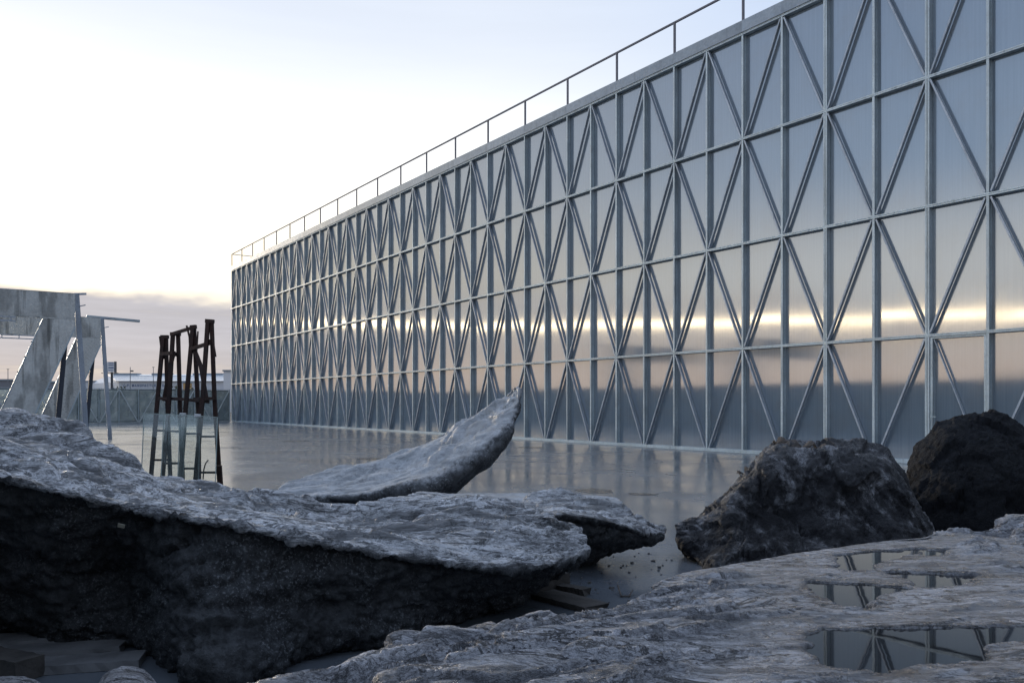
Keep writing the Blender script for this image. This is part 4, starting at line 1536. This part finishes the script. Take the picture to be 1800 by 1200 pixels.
plank('board', fp(-120, 1142), fp(190, 1122), 0.20, 0.045, M['board'], 'pale board lying under the left end of the largest rock, farthest of three', 'board', 'boards under the largest rock')
plank('board', fp(-120, 1165), fp(215, 1143), 0.19, 0.045, M['board'], 'pale board lying under the left end of the largest rock, middle of three', 'board', 'boards under the largest rock')
plank('board', fp(60, 1178), fp(250, 1165), 0.20, 0.045, M['board'], 'pale short board nearest the bottom edge beneath the largest rock', 'board', 'boards under the largest rock')
plank('timber', fp(-60, 1172), fp(52, 1195), 0.16, 0.11, M['wood'], 'dark timber block beside the pale boards at lower left', 'timber')
plank('timber', fp(850, 1052), fp(985, 1030), 0.22, 0.12, M['wood'], 'thick dark timber wedged under the tip of the largest rock', 'timber', 'timbers under the rock tip')
plank('timber', fp(955, 1048), fp(1048, 1072), 0.24, 0.035, M['wood'], 'flat brown plank poking out from under the rock tip', 'timber', 'timbers under the rock tip')
plank('timber', fp(805, 1086), fp(900, 1052), 0.16, 0.10, M['wood'], 'dark timber end leaning below the rock tip, nearest the slab', 'timber', 'timbers under the rock tip', 0.02, 0.08)
plank('timber', fp(985, 1038), fp(1030, 1046), 0.10, 0.05, M['wood'], 'small timber offcut behind the flat brown plank', 'timber', 'timbers under the rock tip')

tw = MB()
pts = [fp(1086, 1040), fp(1092, 1050), fp(1106, 1050), fp(1112, 1044)]
zs = [0.05, 0.012, 0.012, 0.03]
for i in range(3):
    tw.tube((*pts[i], zs[i]), (*pts[i + 1], zs[i + 1]), 0.007, 0.006, 6)
cx, cy = pts[1]
tw.v = [(x - cx, y - cy, z) for x, y, z in tw.v]
o = tw.build('twig', M['bark'], None, 0, (cx, cy, 0.0))
tag(o, 'bent dark twig on the floor behind the foreground slab', 'twig')


def bark(px, py, Z, lw, lh, rot, label, seed, dz=0.0):
    r = np.random.default_rng(seed)
    nu, nv = 14, 6
    v, f = [], []
    w0 = r.uniform(0.8, 1.1)
    for i in range(nu + 1):
        u = i / nu - 0.5
        for j in range(nv + 1):
            q = j / nv - 0.5
            wd_ = lh * (1 - 0.5 * abs(u) ** 1.5) * (1 + 0.25 * math.sin(7 * u + seed))
            v.append((u * lw, q * wd_, 0.35 * lh * (0.25 - q * q) * 2 * w0 + 0.03 * math.sin(u * 9 + seed) + r.normal() * 0.003))
    n = len(v)
    v += [(x, y, z - 0.012) for x, y, z in v]
    k = nv + 1
    for i in range(nu):
        for j in range(nv):
            q = (i * k + j, (i + 1) * k + j, (i + 1) * k + j + 1, i * k + j + 1)
            f += [q, tuple(n + s for s in reversed(q))]
    rim = [i * k for i in range(nu + 1)] + [nu * k + j for j in range(1, nv + 1)] + [i * k + nv for i in range(nu - 1, -1, -1)] + [j for j in range(nv - 1, 0, -1)]
    for a, b in zip(rim, rim[1:] + rim[:1]):
        f.append((b, a, n + a, n + b))
    me = bpy.data.meshes.new('bark_piece')
    me.from_pydata(v, [], f)
    me.materials.append(M['bark'])
    o = link('bark_piece', me, None, W(px, py, Z), rot)
    tag(o, label, 'bark', 'bark pieces on the stained rock')


bark(1374, 776, 8.15, 0.16, 0.10, (R(20), R(-8), R(15)), 'blocky bark piece at the left end of the stained rock top', 1)
bark(1398, 784, 8.05, 0.32, 0.13, (R(25), R(14), R(-10)), 'longest curled bark piece on the stained rock top', 2)
bark(1432, 783, 8.10, 0.20, 0.09, (R(15), R(10), R(5)), 'small rolled bark piece in the middle of the stained rock top', 3)
bark(1378, 794, 8.0, 0.22, 0.08, (R(35), R(-4), R(8)), 'thin bark flake drooping over the stained rock edge', 4)
bark(1308, 829, 8.2, 0.12, 0.08, (R(10), R(-30), R(0)), 'dark bark scrap on the left shoulder of the stained rock', 5)

# scrap of paper caught on the big rock
pm = MB().box((-0.018, -0.002, -0.010), (0.018, 0.002, 0.012))
o = pm.build('paper_scrap', M['scrap'], None, 0, W(213, 924, 4.40))
o.rotation_euler = (R(20), R(14), R(10))
tag(o, 'tiny pale paper scrap caught on the dark side of the largest rock', 'scrap')

# grit on the floor between the rocks
gr = MB()
r = np.random.default_rng(5)
for k in range(60):
    px, py = r.uniform(960, 1190), r.uniform(972, 1062)
    x, y = fp(px, py)
    s = r.uniform(0.004, 0.010) * (1 if r.random() > 0.1 else 2)
    Mx = Matrix.Translation((x, y, s * 0.4)) @ Matrix.Rotation(r.uniform(0, 6), 4, 'Z') @ Matrix.Rotation(r.uniform(-0.4, 0.4), 4, 'X')
    gr.box((-s, -s * 0.7, -s * 0.5), (s, s * 0.7, s * 0.5), Mx)
o = gr.build('grit', M['gravel'])
tag(o, 'scattered grit on the floor between the rocks', 'grit', kind='stuff')

# dark damp patches on the floor
for (px, py, wpx, hpx, sd_) in ((1045, 862, 30, 4.0, 1), (652, 806, 22, 1.6, 2), (935, 786, 20, 1.2, 3), (520, 775, 25, 1.0, 4), (1130, 868, 25, 2, 6)):
    x, y = fp(px, py)
    rx = wpx / FPX * y
    ry = hpx * y * y / (EYE * FPX)
    r = np.random.default_rng(sd_)
    n = 40
    ph = r.uniform(0, 6, 4)
    pts = []
    for k in range(n):
        a = 2 * math.pi * k / n
        q = 1 + 0.12 * math.sin(2 * a + ph[0]) + 0.08 * math.sin(5 * a + ph[1]) + 0.05 * math.sin(9 * a + ph[2])
        pts.append((math.cos(a) * rx * q, math.sin(a) * ry * q, 0))
    me = bpy.data.meshes.new('floor_stain')
    me.from_pydata(pts, [], [tuple(range(n))])
    me.materials.append(M['stain'])
    o = link('floor_stain', me, None, (x, y, 0.004))
    tag(o, kind='structure')
